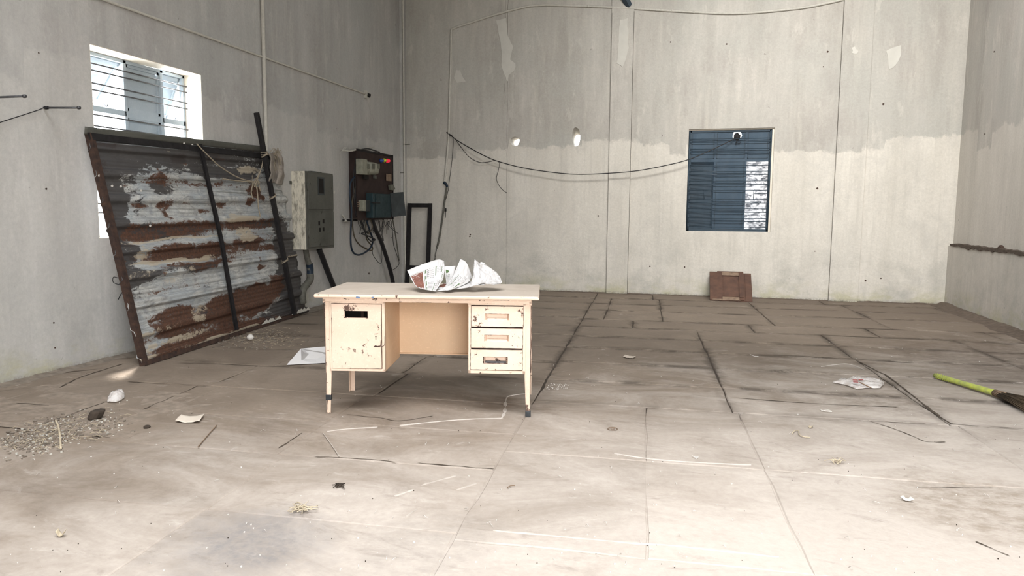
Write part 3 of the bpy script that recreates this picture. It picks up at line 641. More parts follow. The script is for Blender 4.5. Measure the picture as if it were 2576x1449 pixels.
def leg(x, y, h, nm='leg', tape=None, foot=None, taper=.7):
    w0, w1 = .036, .036*taper; sx = 1 if x < DW/2 else -1
    m = MB(); zz = .265; sy = 1 if y < DD/2 else -1
    # folded sheet channel, tapering below the pedestals
    for (xa, xb, ya, yb) in ((0, 1, 0, .14), (0, .14, 0, 1)):
        vs = []
        for z, ww in ((h, w0), (zz, w0), (0.0, w1)):
            for i, j in ((xa, ya), (xb, ya), (xb, yb), (xa, yb)): vs.append((x+sx*i*ww, y+sy*j*ww, z))
        m.add(vs, [(0, 3, 2, 1), (8, 9, 10, 11)]+[(a*4+i, a*4+(i+1) % 4, a*4+4+(i+1) % 4, a*4+4+i) for a in range(2) for i in range(4)])
    g = L(m, nm, M['desk_edge'], bevel=.001)
    if tape: L(MB().box((min(x, x+sx*w1)-.004, min(y, y+sy*w1)-.004, tape[0]), (max(x, x+sx*w1)+.005, max(y, y+sy*w1)+.004, tape[1]), 0), 'tape_wrap', M['tape'], g, bevel=.003, label='black taped repair')
    return g
leg(.054, .045, .73, tape=(.083, .118)); leg(1.332, .045, .73, tape=(.001, .035)); leg(.050, .625, .70, taper=.9); leg(1.332, .625, .70, taper=.9)
MB().box((0, 0, 0), (.001, .001, .001))
# left cupboard
x0, x1, z0, z1, y0, y1 = .085, .430, .273, .712, .050, .50
m = MB().box((x0, y0, z0), (x0+.0015, y1, z1)).box((x1-.0015, y0, z0), (x1, y1, z1)).box((x0, y0, z0), (x1, y1, z0+.0015)).box((x0, y1-.0015, z0), (x1, y1, z1))
cb = L(m, 'cupboard_body', M['desk_in'])
m = MB().box((x0, y0-.012, z0), (x0+.012, y0+.012, z1)).box((x1-.018, y0-.012, z0), (x1, y0+.012, z1)).box((x0, y0-.012, z0), (x1, y0+.012, z0+.016)).box((x0, y0-.012, z1-.014), (x1, y0+.012, z1))
L(m, 'cupboard_frame', M['desk_edge'], bevel=.0015)
L(MB().box((x0+.002, y0+.16, z0+.002), (x1-.002, y0+.165, z1-.002)), 'interior_shade_sheet', M['dark'])  # dark sheet standing in for the shade inside the cupboard
L(MB().box((.245, y0+.14, z0+.2), (.262, y0+.155, z1-.01)), 'inner_post', M['rust_gap_shade'])
dx0, dx1, dz0, dz1 = .098, .409, .291, .697; sx0, sx1, sz0, sz1 = .180, .324, .611, .652; yd = y0-.014
m = MB()
for a, b in (((dx0, dz0), (dx1, sz0)), ((dx0, sz1), (dx1, dz1)), ((dx0, sz0), (sx0, sz1)), ((sx1, sz0), (dx1, sz1))): m.box((a[0], yd, a[1]), (b[0], yd+.010, b[1]))
door = L(m, 'door', M['desk'])
m = MB().box((sx0-.004, yd-.0008, sz1-.001), (sx0+.012, yd+.001, sz1+.003)).box((sx0-.004, yd-.0008, sz0-.004), (sx0+.014, yd+.001, sz0+.003)).box((sx1-.012, yd-.0008, sz0-.005), (sx1+.003, yd+.001, sz0+.002)).box((sx1-.001, yd-.0008, sz0), (sx1+.001, yd+.001, sz1))
for k_ in range(9): m.box((sx0+.02+k_*.013, yd-.0008, sz0-.002-.002*abs(nz(k_, 2))*2), (sx0+.034+k_*.013, yd+.001, sz0+.001))
L(m, 'slot_edge', M['rust_gap_shade'], door)['kind'] = 'stuff'
L(MB().prism([(.374+.0042*cos(a), yd-.0006, .493+.0046*sin(a)) for a in [2*pi*i/10 for i in range(10)]], (0, .002, 0)).box((.3717, yd-.0006, .474), (.3763, yd+.001, .492)), 'keyhole', M['dark'], door)
m = MB().prism([(.358, yd-.001, .431), (.370, yd-.001, .4375), (.386, yd-.001, .434), (.397, yd-.001, .438), (.400, yd-.001, .430), (.386, yd-.001, .427), (.366, yd-.001, .427)], (0, .002, 0))
m.tube(crom([(.396, yd-.003, .432), (.404, yd-.003, .437), (.407, yd-.003, .470)], 5), .0022, 6).tube(crom([(.408, yd-.002, .431), (.424, yd-.002, .437), (.430, yd-.002, .452), (.4305, yd, .50)], 5), .0018, 6)
L(m, 'bent_hasp', M['rust_gap_shade'], door)
def chipline(x0, z0, x1, z1, y, w0=.0018, seed=0, mb=None):
    "bare metal showing along an edge: a thin ragged strip"
    n = 26; vs = []; dx, dz = x1-x0, z1-z0; l = math.hypot(dx, dz); px_, pz_ = -dz/l, dx/l
    for i in range(n+1):
        f_ = i/n; e = w0*(.35+2.1*max(0, nz(f_*6, seed)+.25)); e2 = w0*.4*(1+nz(f_*9, seed+4))
        X, Z = x0+dx*f_, z0+dz*f_; vs += [(X+px_*e, y, Z+pz_*e), (X-px_*e2, y, Z-pz_*e2)]
    mb.add(vs, [(i*2, i*2+1, i*2+3, i*2+2) for i in range(n)])
m = MB(); yf = yd-.0007
chipline(dx0, dz1, dx1, dz1-.003, yf, .0016, 1, m); chipline(dx1, dz0, dx1, dz1, yf, .0016, 2, m); chipline(dx0, dz0, dx0, dz1, yf, .0009, 3, m); chipline(dx0, dz0, dx1, dz0, yf, .0009, 4, m)
m.box((.158, yf, .294), (.160, yf+.0005, .309)); m.add([(.178, yf, .312), (.181, yf, .312), (.187, yf, .331), (.185, yf, .331)], [(0, 1, 2, 3)])
for i in range(3): m.add([(.362+.007*i, yf, .508), (.366+.007*i, yf, .506), (.367+.006*i, yf, .511+.002*i)], [(0, 1, 2)])
L(m, 'chipped_edge', M['rust_gap_shade'], door, fix=False)
# right pedestal with three drawers
x0, x1, z0, z1 = .948, 1.300, .272, .712
m = MB().box((x0, y0, z0), (x0+.0015, y1, z1)).box((x1-.0015, y0, z0), (x1, y1, z1)).box((x0, y0, z0), (x1, y1, z0+.0015)).box((x0, y1-.0015, z0), (x1, y1, z1))
L(m, 'pedestal_body', M['desk_in'])
m = MB().box((x0, y0-.012, z0), (x0+.016, y0+.012, z1)).box((x1-.017, y0-.012, z0), (x1, y0+.012, z1)).box((x0, y0-.012, z0), (x1, y0+.012, z0+.020)).box((x0, y0-.012, z1-.014), (x1, y0+.012, z1))
m.add([(x0-.006, y0-.013, z1), (x0+.014, y0-.013, z1), (x0+.002, y0-.013, z1-.024)], [(0, 1, 2)])
L(m, 'pedestal_frame', M['desk_edge'], bevel=.0015)
L(MB().box((x0+.012, y0+.020, z0+.01), (x1-.01, y0+.024, z1-.01)), 'drawer_gap_shade', M['rust_gap_shade'])  # dark plate painted as the shade between the drawers
for i, (da, db) in enumerate(((.564, .692), (.432, .555), (.296, .4225))):
    a, b = .966-.002*i, 1.286-.0015*i; hc = (a+b)/2+(-.002, -.002, -.006)[i]; hz0, hz1 = ((.604, .645), (.474, .514), (.337, .378))[i]; hx0, hx1 = hc-.0755, hc+.0755
    m = MB(); y_ = y0-.015
    for p, q_ in (((a, da), (b, hz0)), ((a, hz1), (b, db)), ((a, hz0), (hx0, hz1)), ((hx1, hz0), (b, hz1))): m.box((p[0], y_, p[1]), (q_[0], y_+.012, q_[1]))
    dr = L(m, 'drawer_front', M['desk'])
    m = MB(); d1, i1 = .028, .014   # recessed pull
    vs = [(hx0, y_, hz0), (hx1, y_, hz0), (hx1, y_, hz1), (hx0, y_, hz1), (hx0+i1, y_+d1, hz0+.004), (hx1-i1, y_+d1, hz0+.004), (hx1-i1, y_+d1, hz1-.002), (hx0+i1, y_+d1, hz1-.002)]
    m.add(vs, [(0, 1, 5, 4), (1, 2, 6, 5), (2, 3, 7, 6), (3, 0, 4, 7), (4, 5, 6, 7)])
    L(m, 'recessed_pull', M['desk'], dr, fix=False)
    L(MB().box((hx0+.012, y_+.006, hz0+.0005), (hx1-.012, y_+.022, hz0+.012)), 'finger_lip', M['desk_edge'] if i < 2 else M['rod'], dr)
    m = MB(); chipline(a, db, b, db, y_-.0007, .0022, 5+i, m); chipline(a, da, b, da, y_-.0007, .0014, 9+i, m); chipline(b, da, b, db, y_-.0007, .0016, 12+i, m); chipline(a, da, a, db, y_-.0007, .0016, 15+i, m)
    chipline(hx0, hz1, hx1, hz1, y_-.0007, .0009, 20+i, m); chipline(hx0, hz0, hx0, hz1, y_-.0007, .0006, 24+i, m)
    if i == 0:
        for _ in range(26):
            f_ = R.random(); X = .985+.022*f_+jit(.005); Z = .606+.045*f_+jit(.005); r = R.uniform(.0008, .0024)
            m.add([(X, y_-.0007, Z), (X+r, y_-.0007, Z+jit(r)), (X+jit(r), y_-.0007, Z+r)], [(0, 1, 2)])
        for _ in range(34):
            X = R.uniform(.968, 1.02); Z = .5655+R.random()*.010*(1.03-X)/.06; r = R.uniform(.001, .003); m.add([(X, y_-.0007, Z), (X+r, y_-.0007, Z+jit(r)), (X+jit(r), y_-.0007, Z+r)], [(0, 1, 2)])
    if i == 1:
        for X, Z in ((1.229, .521), (1.218, .506), (1.255, .503), (1.262, .498), (1.215, .449), (1.245, .447)): m.add([(X, y_-.0007, Z), (X+.006, y_-.0007, Z-.003), (X+.004, y_-.0007, Z+.004)], [(0, 1, 2)])
    if i == 2:
        chipline(hx0, hz0, hx1, hz0, y_-.0007, .0028, 31, m); chipline(hx0+.003, hz0, hx0+.003, hz1, y_-.0007, .0045, 33, m); chipline(hx1-.003, hz0, hx1-.003, hz1, y_-.0007, .004, 36, m)
    L(m, 'chipped_edge', M['rust_gap_shade'], dr, fix=False)
# modesty panel at the back and the sides behind it
m = MB().box((.425, .5, .296), (.955, .503, .72)).box((.425, .488, .296), (.955, .503, .304)); L(m, 'modesty_panel', M['desk_in'])
m = MB(); chipline(.05, .70, .05, .60, .0435, .004, 41, m); chipline(.052, .60, .052, .30, .0435, .0014, 43, m); chipline(1.333, .70, 1.333, .28, .0435, .003, 44, m); chipline(1.305, .26, 1.306, .04, .0435, .0016, 46, m); chipline(.056, .26, .062, .02, .0435, .0016, 49, m); chipline(1.10, .7305, 1.20, .7305, .027, .003, 51, m); chipline(.6, .711, .72, .711, .034, .002, 53, m)
L(m, 'chipped_paint', M['rust_gap_shade'], fix=False)['kind'] = 'stuff'
m = MB(); m.add([(.262, -.0008, .737), (.272, -.0008, .7345), (.288, -.0008, .736), (.29, -.0008, .742), (.276, -.0008, .745), (.264, -.0008, .747)], [tuple(range(6))]); L(m, 'paint_smear', M['blueblot'], fix=False); m = MB(); m.add([(.355, -.0008, .738), (.372, -.0008, .737), (.376, -.0008, .746), (.362, -.0008, .745)], [tuple(range(4))])
L(m, 'paint_smear', M['blueblot'], fix=False)

# ------------------------------------------------------------------ papers lying on the desk: surfaces through control rows of (pixel x, pixel y, depth on the desk)
def dpt(px, py, yl):
    d = ray(px, py); o = Vector((0, 0, CAMH)); nrm = Vector((-sin(.2109), cos(.2109), 0)); P0 = DMAT @ Vector((0, yl, 0))
    return o+d*(nrm.dot(P0-o)/nrm.dot(d))
def crow(P, t):
    n = len(P)-1; t = min(max(t, 0), .99999)*n; i = int(t); t -= i
    a, b, c, d = P[max(i-1, 0)], P[i], P[i+1], P[min(i+2, n)]
    return .5*((2*b)+(c-a)*t+(2*a-5*b+4*c-d)*t*t+(3*b-a-3*c+d)*t**3)
def surface(rows, crumple=.002, seed=0, f=14):
    G = [[dpt(*p) for p in r] for r in rows]
    def S(u, v):
        p = crow([crow(r, u) for r in G], v)
        e = crumple*nz(u*f*.5+seed, v*f*.4, seed)*1.4+crumple*.9*(1-2*abs(nz(u*f, v*f, seed+5)))
        q_ = p+Vector((sin(.21), -cos(.21), .25))*e
        lz = DH+.0015
        if q_.z < lz: q_.z = lz+.0004
        return q_
    return S
def off(S, k=.0012):
    def T(u, v):
        e = .004; a = S(u+e, v)-S(u-e, v); b = S(u, v+e)-S(u, v-e); n_ = a.cross(b)
        if n_.length > 0: n_.normalize()
        if n_.y > 0: n_ = -n_
        return S(u, v)+n_*k
    return T
def patch_uv(mb, T, u0, v0, u1, v1, n=2, mi=0):
    vs = [T(u0+(u1-u0)*i/n, v0+(v1-v0)*j/n) for j in range(n+1) for i in range(n+1)]
    mb.add(vs, [(j*(n+1)+i, j*(n+1)+i+1, (j+1)*(n+1)+i+1, (j+1)*(n+1)+i) for j in range(n) for i in range(n)], mi)
def K(x, y): return 990+x/8.587, 630+y/8.587     # from the close-up's pixels to the photo's
def rows(*r): return [[K(x, y)+(d,) for x, y, d in q_] for q_ in r]
cal = thing('calendar', D(.68, .38, DH), 'crumpled printed calendar sheets with rows of dates on the peach desk', 'paper')
SA = surface(rows([(297, 432, .30), (500, 350, .36), (720, 272, .40), (930, 203, .42), (1030, 205, .40), (1095, 235, .34)],
                  [(360, 560, .24), (530, 480, .29), (740, 430, .33), (910, 390, .33), (1030, 380, .33), (1100, 420, .31)],
                  [(420, 680, .20), (560, 640, .22), (740, 600, .24), (900, 570, .25), (1010, 560, .26), (1075, 610, .27)],
                  [(480, 770, .17), (600, 760, .17), (740, 740, .18), (860, 740, .19), (950, 740, .21), (1000, 740, .23)],
                  [(530, 805, .15), (620, 832, .13), (740, 858, .115), (830, 872, .11), (880, 882, .11), (912, 885, .12)]), .006, 2, 10)
m = MB(); m.grid(SA, 44, 32); pa = m.build('calendar_page', M['paper'], cal, thick=.0008)
T = off(SA)
m = MB(); vsn = 10
m.grid(lambda u, v: T(.035+.255*u, .28+.66*v), 10, 16); m.build('printed_photo', M['paperprint'], pa, 'brown printed picture')
m = MB()
for u0, v0, u1, v1 in ((.34, .22, .365, .52), (.35, .60, .375, .80), (.36, .84, .38, .99), (.60, .19, .622, .46), (.63, .70, .65, .98), (.835, .20, .86, .36), (.87, .40, .89, .52)): patch_uv(m, T, u0, v0, u1, v1, 3)
patch_uv(m, T, .02, .245, .33, .252, 8); patch_uv(m, T, .325, .245, .332, .95, 8); m.build('green_bar', M['green'], pa)
def dates(mb, T, u0, v0, u1, v1, nu, nv, w=.45):
    for i in range(nu):
        for j in range(nv):
            if R.random() < .1: continue
            du, dv = (u1-u0)/nu, (v1-v0)/nv; u = u0+du*i; v = v0+dv*j
            patch_uv(mb, T, u, v, u+du*w, v+dv*.34, 1)
m = MB()
for a in ((.385, .22, .57, .55, 6, 6), (.42, .66, .60, .96, 6, 6), (.65, .20, .80, .40, 5, 4), (.67, .60, .86, .96, 6, 6), (.88, .18, .97, .55, 3, 8)): dates(m, T, *a)
m.build('printed_dates', M['ink'], pa)['kind'] = 'stuff'
SB = surface(rows([(1085, 350, .42), (1180, 343, .43), (1270, 338, .44), (1345, 332, .45)],
                  [(1105, 470, .40), (1180, 470, .41), (1250, 460, .42), (1320, 440, .43)],
                  [(1130, 620, .36), (1170, 620, .37), (1220, 600, .38), (1290, 560, .39)],
                  [(1140, 745, .31), (1160, 750, .31), (1190, 735, .32), (1230, 700, .33)]), .002, 7, 6)
m = MB(); m.grid(SB, 20, 20); pb = m.build('calendar_page', M['paper'], cal, thick=.0008)
TB = off(SB)
def letters(txt, T, u0, v0, du, dv, mat, parent, name):
    "text meshed and laid on a surface: reading direction runs along v (the sheet stands on its side)"
    cu = bpy.data.curves.new('t', 'FONT'); cu.body = txt; ob = bpy.data.objects.new('t', cu); C.objects.link(ob); bpy.context.view_layer.update()
    me = bpy.data.meshes.new_from_object(ob.evaluated_get(bpy.context.evaluated_depsgraph_get())); bpy.data.objects.remove(ob)
    mb = MB(); vs = [T(u0+v.co.y*du, v0+v.co.x*dv) for v in me.vertices]; mb.add(vs, [tuple(p.vertices) for p in me.polygons])
    return mb.build(name, mat, parent, fix=False)
letters('INDO', TB, .48, .42, .13, .125, M['ink'], pb, 'printed_letters')
letters('PORTLA', TB, .30, .42, .13, .085, M['green'], pb, 'printed_letters')
letters('CEMEN', TB, .13, .42, .10, .07, M['ink'], pb, 'printed_letters')
m = MB(); m.add([TB(.15+.28*s, .30+.09*c) for s, c in ((0, -.9), (.25, -.95), (.7, -.6), (1, 0), (.7, .6), (.25, .95), (0, .9))], [tuple(range(7))]); m.build('green_emblem', M['green'], pb, fix=False)
SCc = surface(rows([(1440, 187, .46), (1500, 210, .45), (1560, 250, .44), (1610, 330, .43), (1660, 460, .42), (1700, 600, .40)],
                   [(1385, 330, .40), (1450, 340, .39), (1510, 390, .38), (1560, 470, .37), (1610, 550, .36), (1650, 625, .36)],
                   [(1250, 600, .31), (1330, 570, .31), (1400, 560, .30), (1470, 600, .29), (1550, 650, .30), (1650, 660, .33)],
                   [(1100, 790, .20), (1180, 760, .21), (1260, 730, .22), (1350, 720, .23), (1440, 730, .25), (1520, 740, .27)],
                   [(915, 885, .12), (1000, 880, .125), (1080, 868, .13), (1180, 862, .135), (1240, 856, .15), (1300, 830, .18)]), .007, 11, 10)
m = MB(); m.grid(SCc, 36, 36); pc_ = m.build('calendar_page', M['paper'], cal, thick=.0008); TC = off(SCc)
m = MB()
for a in ((.10, .52, .34, .80, 4, 7), (.42, .48, .62, .86, 5, 9), (.66, .40, .84, .72, 4, 7)): dates(m, TC, *a)
m.build('printed_dates', M['ink'], pc_)['kind'] = 'stuff'
m = MB(); patch_uv(m, TC, .36, .46, .39, .80, 5); patch_uv(m, TC, .72, .74, .78, .90, 4); m.build('green_bar', M['green'], pc_)
SD = surface(rows([(1120, 700, .36), (1300, 720, .36), (1500, 690, .37), (1640, 640, .38)], [(1000, 760, .28), (1250, 790, .26), (1500, 770, .26), (1700, 740, .28)], [(930, 840, .20), (1300, 830, .20), (1520, 815, .21), (1660, 790, .22)]), .002, 3, 6)
m = MB(); m.grid(SD, 20, 8); pd = m.build('calendar_page', M['paper'], cal, thick=.0008)
m = MB(); m.grid(lambda u, v: off(SD)(.02+.22*u, .2+.5*v), 5, 4); m.build('printed_photo', M['paperprint'], pd)
crp = thing('crumpled_paper', D(.95, .30, DH), 'plain white crumpled paper fan at the right of the calendar on the desk', 'paper')
SE = surface(rows([(1752, 200, .42), (1785, 215, .41), (1840, 270, .40), (1900, 300, .41), (1990, 315, .42), (2100, 390, .42), (2220, 480, .41), (2310, 580, .40)],
                  [(1735, 360, .39), (1780, 370, .37), (1850, 380, .39), (1910, 420, .37), (2020, 440, .39), (2110, 500, .37), (2230, 570, .38), (2330, 650, .38)],
                  [(1715, 560, .33), (1770, 560, .31), (1850, 540, .33), (1930, 560, .31), (2030, 570, .33), (2110, 620, .32), (2220, 660, .33), (2348, 690, .34)],
                  [(1670, 710, .25), (1740, 700, .24), (1830, 680, .26), (1900, 680, .25), (1990, 690, .28), (2080, 700, .28), (2200, 715, .29), (2310, 725, .31)],
                  [(1632, 792, .19), (1690, 780, .19), (1760, 765, .21), (1850, 740, .22), (1940, 720, .26), (2040, 735, .25), (2160, 738, .26), (2290, 732, .28)]), .013, 21, 20)
m = MB(); m.grid(SE, 64, 36); m.build('paper_fan', M['paper'], crp, thick=.0008)
SF = surface(rows([(1880, 245, .43), (1930, 262, .43), (1985, 292, .43)], [(1860, 300, .42), (1910, 320, .42), (1965, 310, .43)]), .0006, 4)
m = MB(); m.grid(SF, 6, 4); m.build('folded_corner', M['paper'], crp, thick=.0008)
SG = surface(rows([(1800, 690, .28), (1900, 700, .28), (1960, 720, .28)], [(1780, 755, .22), (1880, 755, .22), (1980, 750, .22)]), .0006, 4)
m = MB(); m.grid(SG, 6, 4); m.build('paper_flap', M['paper'], crp, thick=.0008)

# ------------------------------------------------------------------ corrugated sheet gate leaning on the left wall
G0, G1, G2, G3 = Vector((-4.333, 4.821, .0)), Vector((-4.70, 8.03, .0)), Vector((-4.735, 4.80, 1.862)), Vector((-4.745, 7.50, 1.93))
gate = thing('corrugated_sheet', G0, 'large rusty corrugated metal sheet in an iron frame leaning on the left wall', 'metal sheet')
GN = (G1-G0).cross(G2-G0).normalized()
if GN.x < 0: GN = -GN
def GP(u, v, h=0.0): return G0.lerp(G1, u).lerp(G2.lerp(G3, u), v)+GN*h
def gpx(px, py, h=.07):
    "sight line met with the (slightly twisted) sheet surface, h in front of it"
    d = ray(px, py); o_ = Vector((0, 0, CAMH)); a, b = 3.0/abs(d.x), 6.0/abs(d.x)
    for _ in range(30):
        k_ = (a+b)/2; P = o_+d*k_; v = P.z/1.9; y0 = 4.821-.021*v; y1 = 8.03-.53*v; u = (P.y-y0)/(y1-y0)
        if P.x < GP(u, v, h).x: b = k_
        else: a = k_
    return P
ribs = [.015, .135, .26, .385, .50, .615, .725, .835, .95]
def prof(v):
    h = 0
    for r_ in ribs:
        d = abs(v-r_)
        if d < .024: h = max(h, .034*min(1, (.024-d)/.011))
    h += .0016*sin(v*2*pi*46)
    return h
import itertools
spots = [  # u, v, ru, rv, channel (0 rust, 1 soot, 2 cream), weight
 (.5, .93, .7, .05, 1, .75), (.5, .86, .7, .035, 1, .5), (.03, .7, .05, .4, 1, .9), (.27, .77, .05, .035, 1, .8), (.22, .955, .3, .04, 1, .8), (.10, .80, .08, .2, 1, .5),
 (.93, .30, .095, .28, 1, 1.3), (.96, .08, .2, .1, 1, 1.0), (.75, .98, .3, .02, 1, .9),
 (.26, .575, .24, .042, 0, 1.0), (.26, .575, .24, .042, 1, .45), (.70, .585, .22, .03, 0, .8), (.70, .585, .2, .02, 1, .4), (.30, .465, .22, .04, 0, .9), (.56, .455, .2, .05, 0, .5), (.72, .50, .15, .05, 0, .45),
 (.07, .375, .11, .028, 1, .9), (.30, .385, .14, .018, 1, .6), (.36, .40, .2, .02, 0, .6), (.50, .14, .26, .06, 0, 1.1), (.62, .19, .26, .05, 0, 1.0), (.80, .22, .06, .06, 0, .9), (.17, .16, .10, .05, 0, .8), (.20, .10, .09, .04, 0, .8),
 (.5, .02, .6, .03, 0, .9), (.35, .05, .3, .03, 0, .8), (.78, .76, .04, .05, 0, .9), (.80, .885, .08, .03, 2, .8), (.62, .86, .2, .03, 1, .7), (.30, .20, .3, .02, 0, .4),
 (.10, .47, .06, .03, 2, .7), (.25, .43, .22, .012, 2, 1.0), (.65, .62, .10, .02, 2, .8), (.66, .53, .05, .05, 2, .7), (.27, .535, .25, .008, 2, .9), (.2, .07, .16, .02, 2, .7), (.42, .02, .3, .01, 2, .6), (.30, .17, .05, .06, 2, .6), (.75, .06, .12, .05, 1, .7),
 (.45, .80, .3, .015, 0, .5), (.22, .30, .2, .02, 0, .35), (.40, .29, .1, .03, 1, .35), (.52, .70, .35, .012, 0, .3), (.25, .67, .02, .05, 0, .7), (.73, .35, .015, .07, 0, .5), (.55, .93, .12, .03, 0, .3), (.9, .62, .1, .1, 1, .35)]
for _ in range(70):
    spots.append((R.random(), R.random()**1.1, R.uniform(.01, .07), R.uniform(.005, .03), R.choice((0, 0, 0, 1, 2)), R.uniform(.3, .8)))
m = MB(); NU, NV = 110, 330
m.grid(lambda u, v: GP(u+(.012*nz(v*14, 3)-.006*sin(v*50) if u > .999 else 0)+(-.008*max(0, sin(v*55)) if u < .001 else 0), v, -.02+prof(v)+.010*nz(u*3, v*4)+.003*nz(u*14, v*12)), NU, NV, smooth=True)
sh_ = m.build('corrugated_skin', M['sheet'], gate, fix=False, thick=.0016)
at_ = sh_.data.attributes.new('wear_and_rib_highlight', 'FLOAT_VECTOR', 'POINT'); vals = []
for j in range(NV+1):
    for i in range(NU+1):
        u, v = i/NU, j/NV; c = [0.0, 0.0, 0.0]; wu = u+.05*nz(u*9, v*12, 1)+.02*nz(u*30, v*25); wv = v+.02*nz(u*7, v*16, 5)+.006*nz(u*30, v*40)
        for su, sv, ru, rv_, ch, wt in spots:
            d = (abs(wu-su)/ru)**2.5+(abs(wv-sv)/rv_)**2.5
            if d < 1.6: c[ch] += wt*max(0, 1-d/1.6)*1.05
        c[0] += .10*max(0, nz(u*5, v*30, 9))*2
        if prof(v) > .02: c[0] += .05; c[2] += .42*(.5+nz(u*4, v*9, 4)) if v < .62 else .12  # cream highlight along the ribs put into the colour
        vals += c
at_.data.foreach_set('vector', vals)
# frame
def edge(name, pts, w_, h_, mat, o=.0):
    m = MB()
    for a, b in zip(pts, pts[1:]): m.bar(a, b, w_, h_, GN)
    return m.build(name, mat, gate)
edge('side_bar', [GP(.004, 0, .032), GP(.004, 1, .030)], .048, .006, M['ironrust']); edge('side_bar', [GP(-.004, 0, .010), GP(-.004, 1.0, .008)], .006, .045, M['ironrust'])
edge('bottom_bar', [GP(0, .008, .03), GP(.90, .008, .03)], .04, .008, M['ironrust'])
edge('middle_bar', [GP(.445, .03, .034), GP(.475, .5, .034), GP(.478, .995, .034)], .042, .008, M['ironblack']); edge('middle_bar', [GP(.445, .03, .05), GP(.475, .5, .05), GP(.478, .995, .05)], .006, .035, M['ironblack'])
edge('top_bar', [GP(-.01, .985, .03), GP(.93, .965, .03)], .055, .008, M['ironblack'])
m = MB(); m.grid(lambda u, v: GP(-.02+.92*u, .992+.03*v+.004*nz(u*20, 3)*v, .02+.02*v), 60, 3); m.build('top_flashing', M['boxgrey'], gate, thick=.001)
for px, py in ((462, 361), (483, 365), (281, 468), (303, 469), (354, 480), (543, 520), (377, 568), (249, 442)):
    n_ = 8; P = gpx(px, py, .02)
    MB().prism([P+Vector((0, .010*cos(2*pi*i/n_), .010*sin(2*pi*i/n_))) for i in range(n_)], GN*.006).build('bolt_head', M['chip'], gate)
m = MB()
for i in range(11): a, b = R.uniform(.55, .95), 0; m.prism([GP(a, .015, .035), GP(a+.05, .012, .04), GP(a+.04, .03+R.random()*.01, .036), GP(a+.015, .022, .036)], GN*.004)
m.build('peeled_bottom_strip', M['conduit'], gate)['kind'] = 'stuff'
# the pole and its ropes
pt = at(645, 283, 0, -4.66); pb0 = gpx(741, 778, .055); pb0.z = .035; pole = thing('leaning_pole', pb0, 'blackened square iron pole leaning in front of the corrugated sheet, rising above it', 'pole')
m = MB(); m.bar(pb0, pt, .058, .045, GN); m.build('pole_tube', M['ironblack'], pole, bevel=.006)
def on_pole(f, o=0.0): return pb0.lerp(pt, f)+GN*o
for f, n_ in ((.80, 4), (.60, 3), (.28, 3)):
    m = MB(); ax = (pt-pb0).normalized(); sd = ax.cross(GN)
    for k_ in range(n_):
        c_ = on_pole(f+.006*k_); m.tube([c_+sd*(.045*cos(a))+GN*(.036*sin(a)+.004)+ax*(.01*sin(a+k_)) for a in [2*pi*i/14 for i in range(15)]], .0045, 5, caps=False)
    o = m.build('rope_lashing', M['rope'])
    o['label'] = {4: 'grey rope lashing at the top of the leaning iron pole', 3: 'rope lashing halfway down the leaning iron pole' if f > .5 else 'rope lashing low on the leaning iron pole'}[n_]; o['category'] = 'rope'; o['group'] = 'rope lashings on the pole'
rp = MB(); 
for P in ([(495, 362), (520, 388), (555, 420), (600, 447), (640, 458)], [(640, 458), (655, 430), (662, 400), (664, 378)], [(638, 458), (600, 455), (560, 450)], [(644, 455), (648, 490), (650, 520), (655, 545)], [(640, 455), (632, 480), (636, 500)], [(648, 452), (655, 480)], [(655, 430), (648, 450), (640, 470)]):
    rp.tube(crom([gpx(*p) for p in P], 8), .007, 5)
for i in range(7): a = gpx(640+jit(7), 455+jit(7)); rp.tube(crom([a, a+Vector((.02, jit(.04), jit(.03))), a+Vector((.01, jit(.06), -R.uniform(.03, .13)))], 5), .003, 5)
o = rp.build('rope', M['rope']); sset(o, 'frayed jute rope drooping across the top of the rusty corrugated sheet', 'rope')
# rag hung at the head of the pole
rg = MB(); a0 = on_pole(.80, .05)
def ragf(u, v):
    px = 672+34*u+8*sin(v*3)+6*nz(v*3, u*3)+3*v; py = 385+75*v+10*(u-.4)*(v)+4*nz(u*6, 2)
    return gpx(px, py, .10+.03*sin(u*9+v*2)+.02*nz(u*5, v*5, 3))
rg.grid(ragf, 22, 28); o = rg.build('rag', M['rag'], thick=.003); sset(o, 'torn dirty pale rag tied to the head of the leaning iron pole', 'rag')
m = MB()
for i in range(22): a = gpx(688+jit(10), 386+jit(6), .11); m.tube(crom([a, a+Vector((jit(.03), R.uniform(.02, .09), jit(.05)+.01)), a+Vector((jit(.03), R.uniform(.05, .14), -R.uniform(.03, .22)))], 6), .0032, 4)
o2 = m.build('rag_threads', M['rope'], o); o2['kind'] = 'stuff'

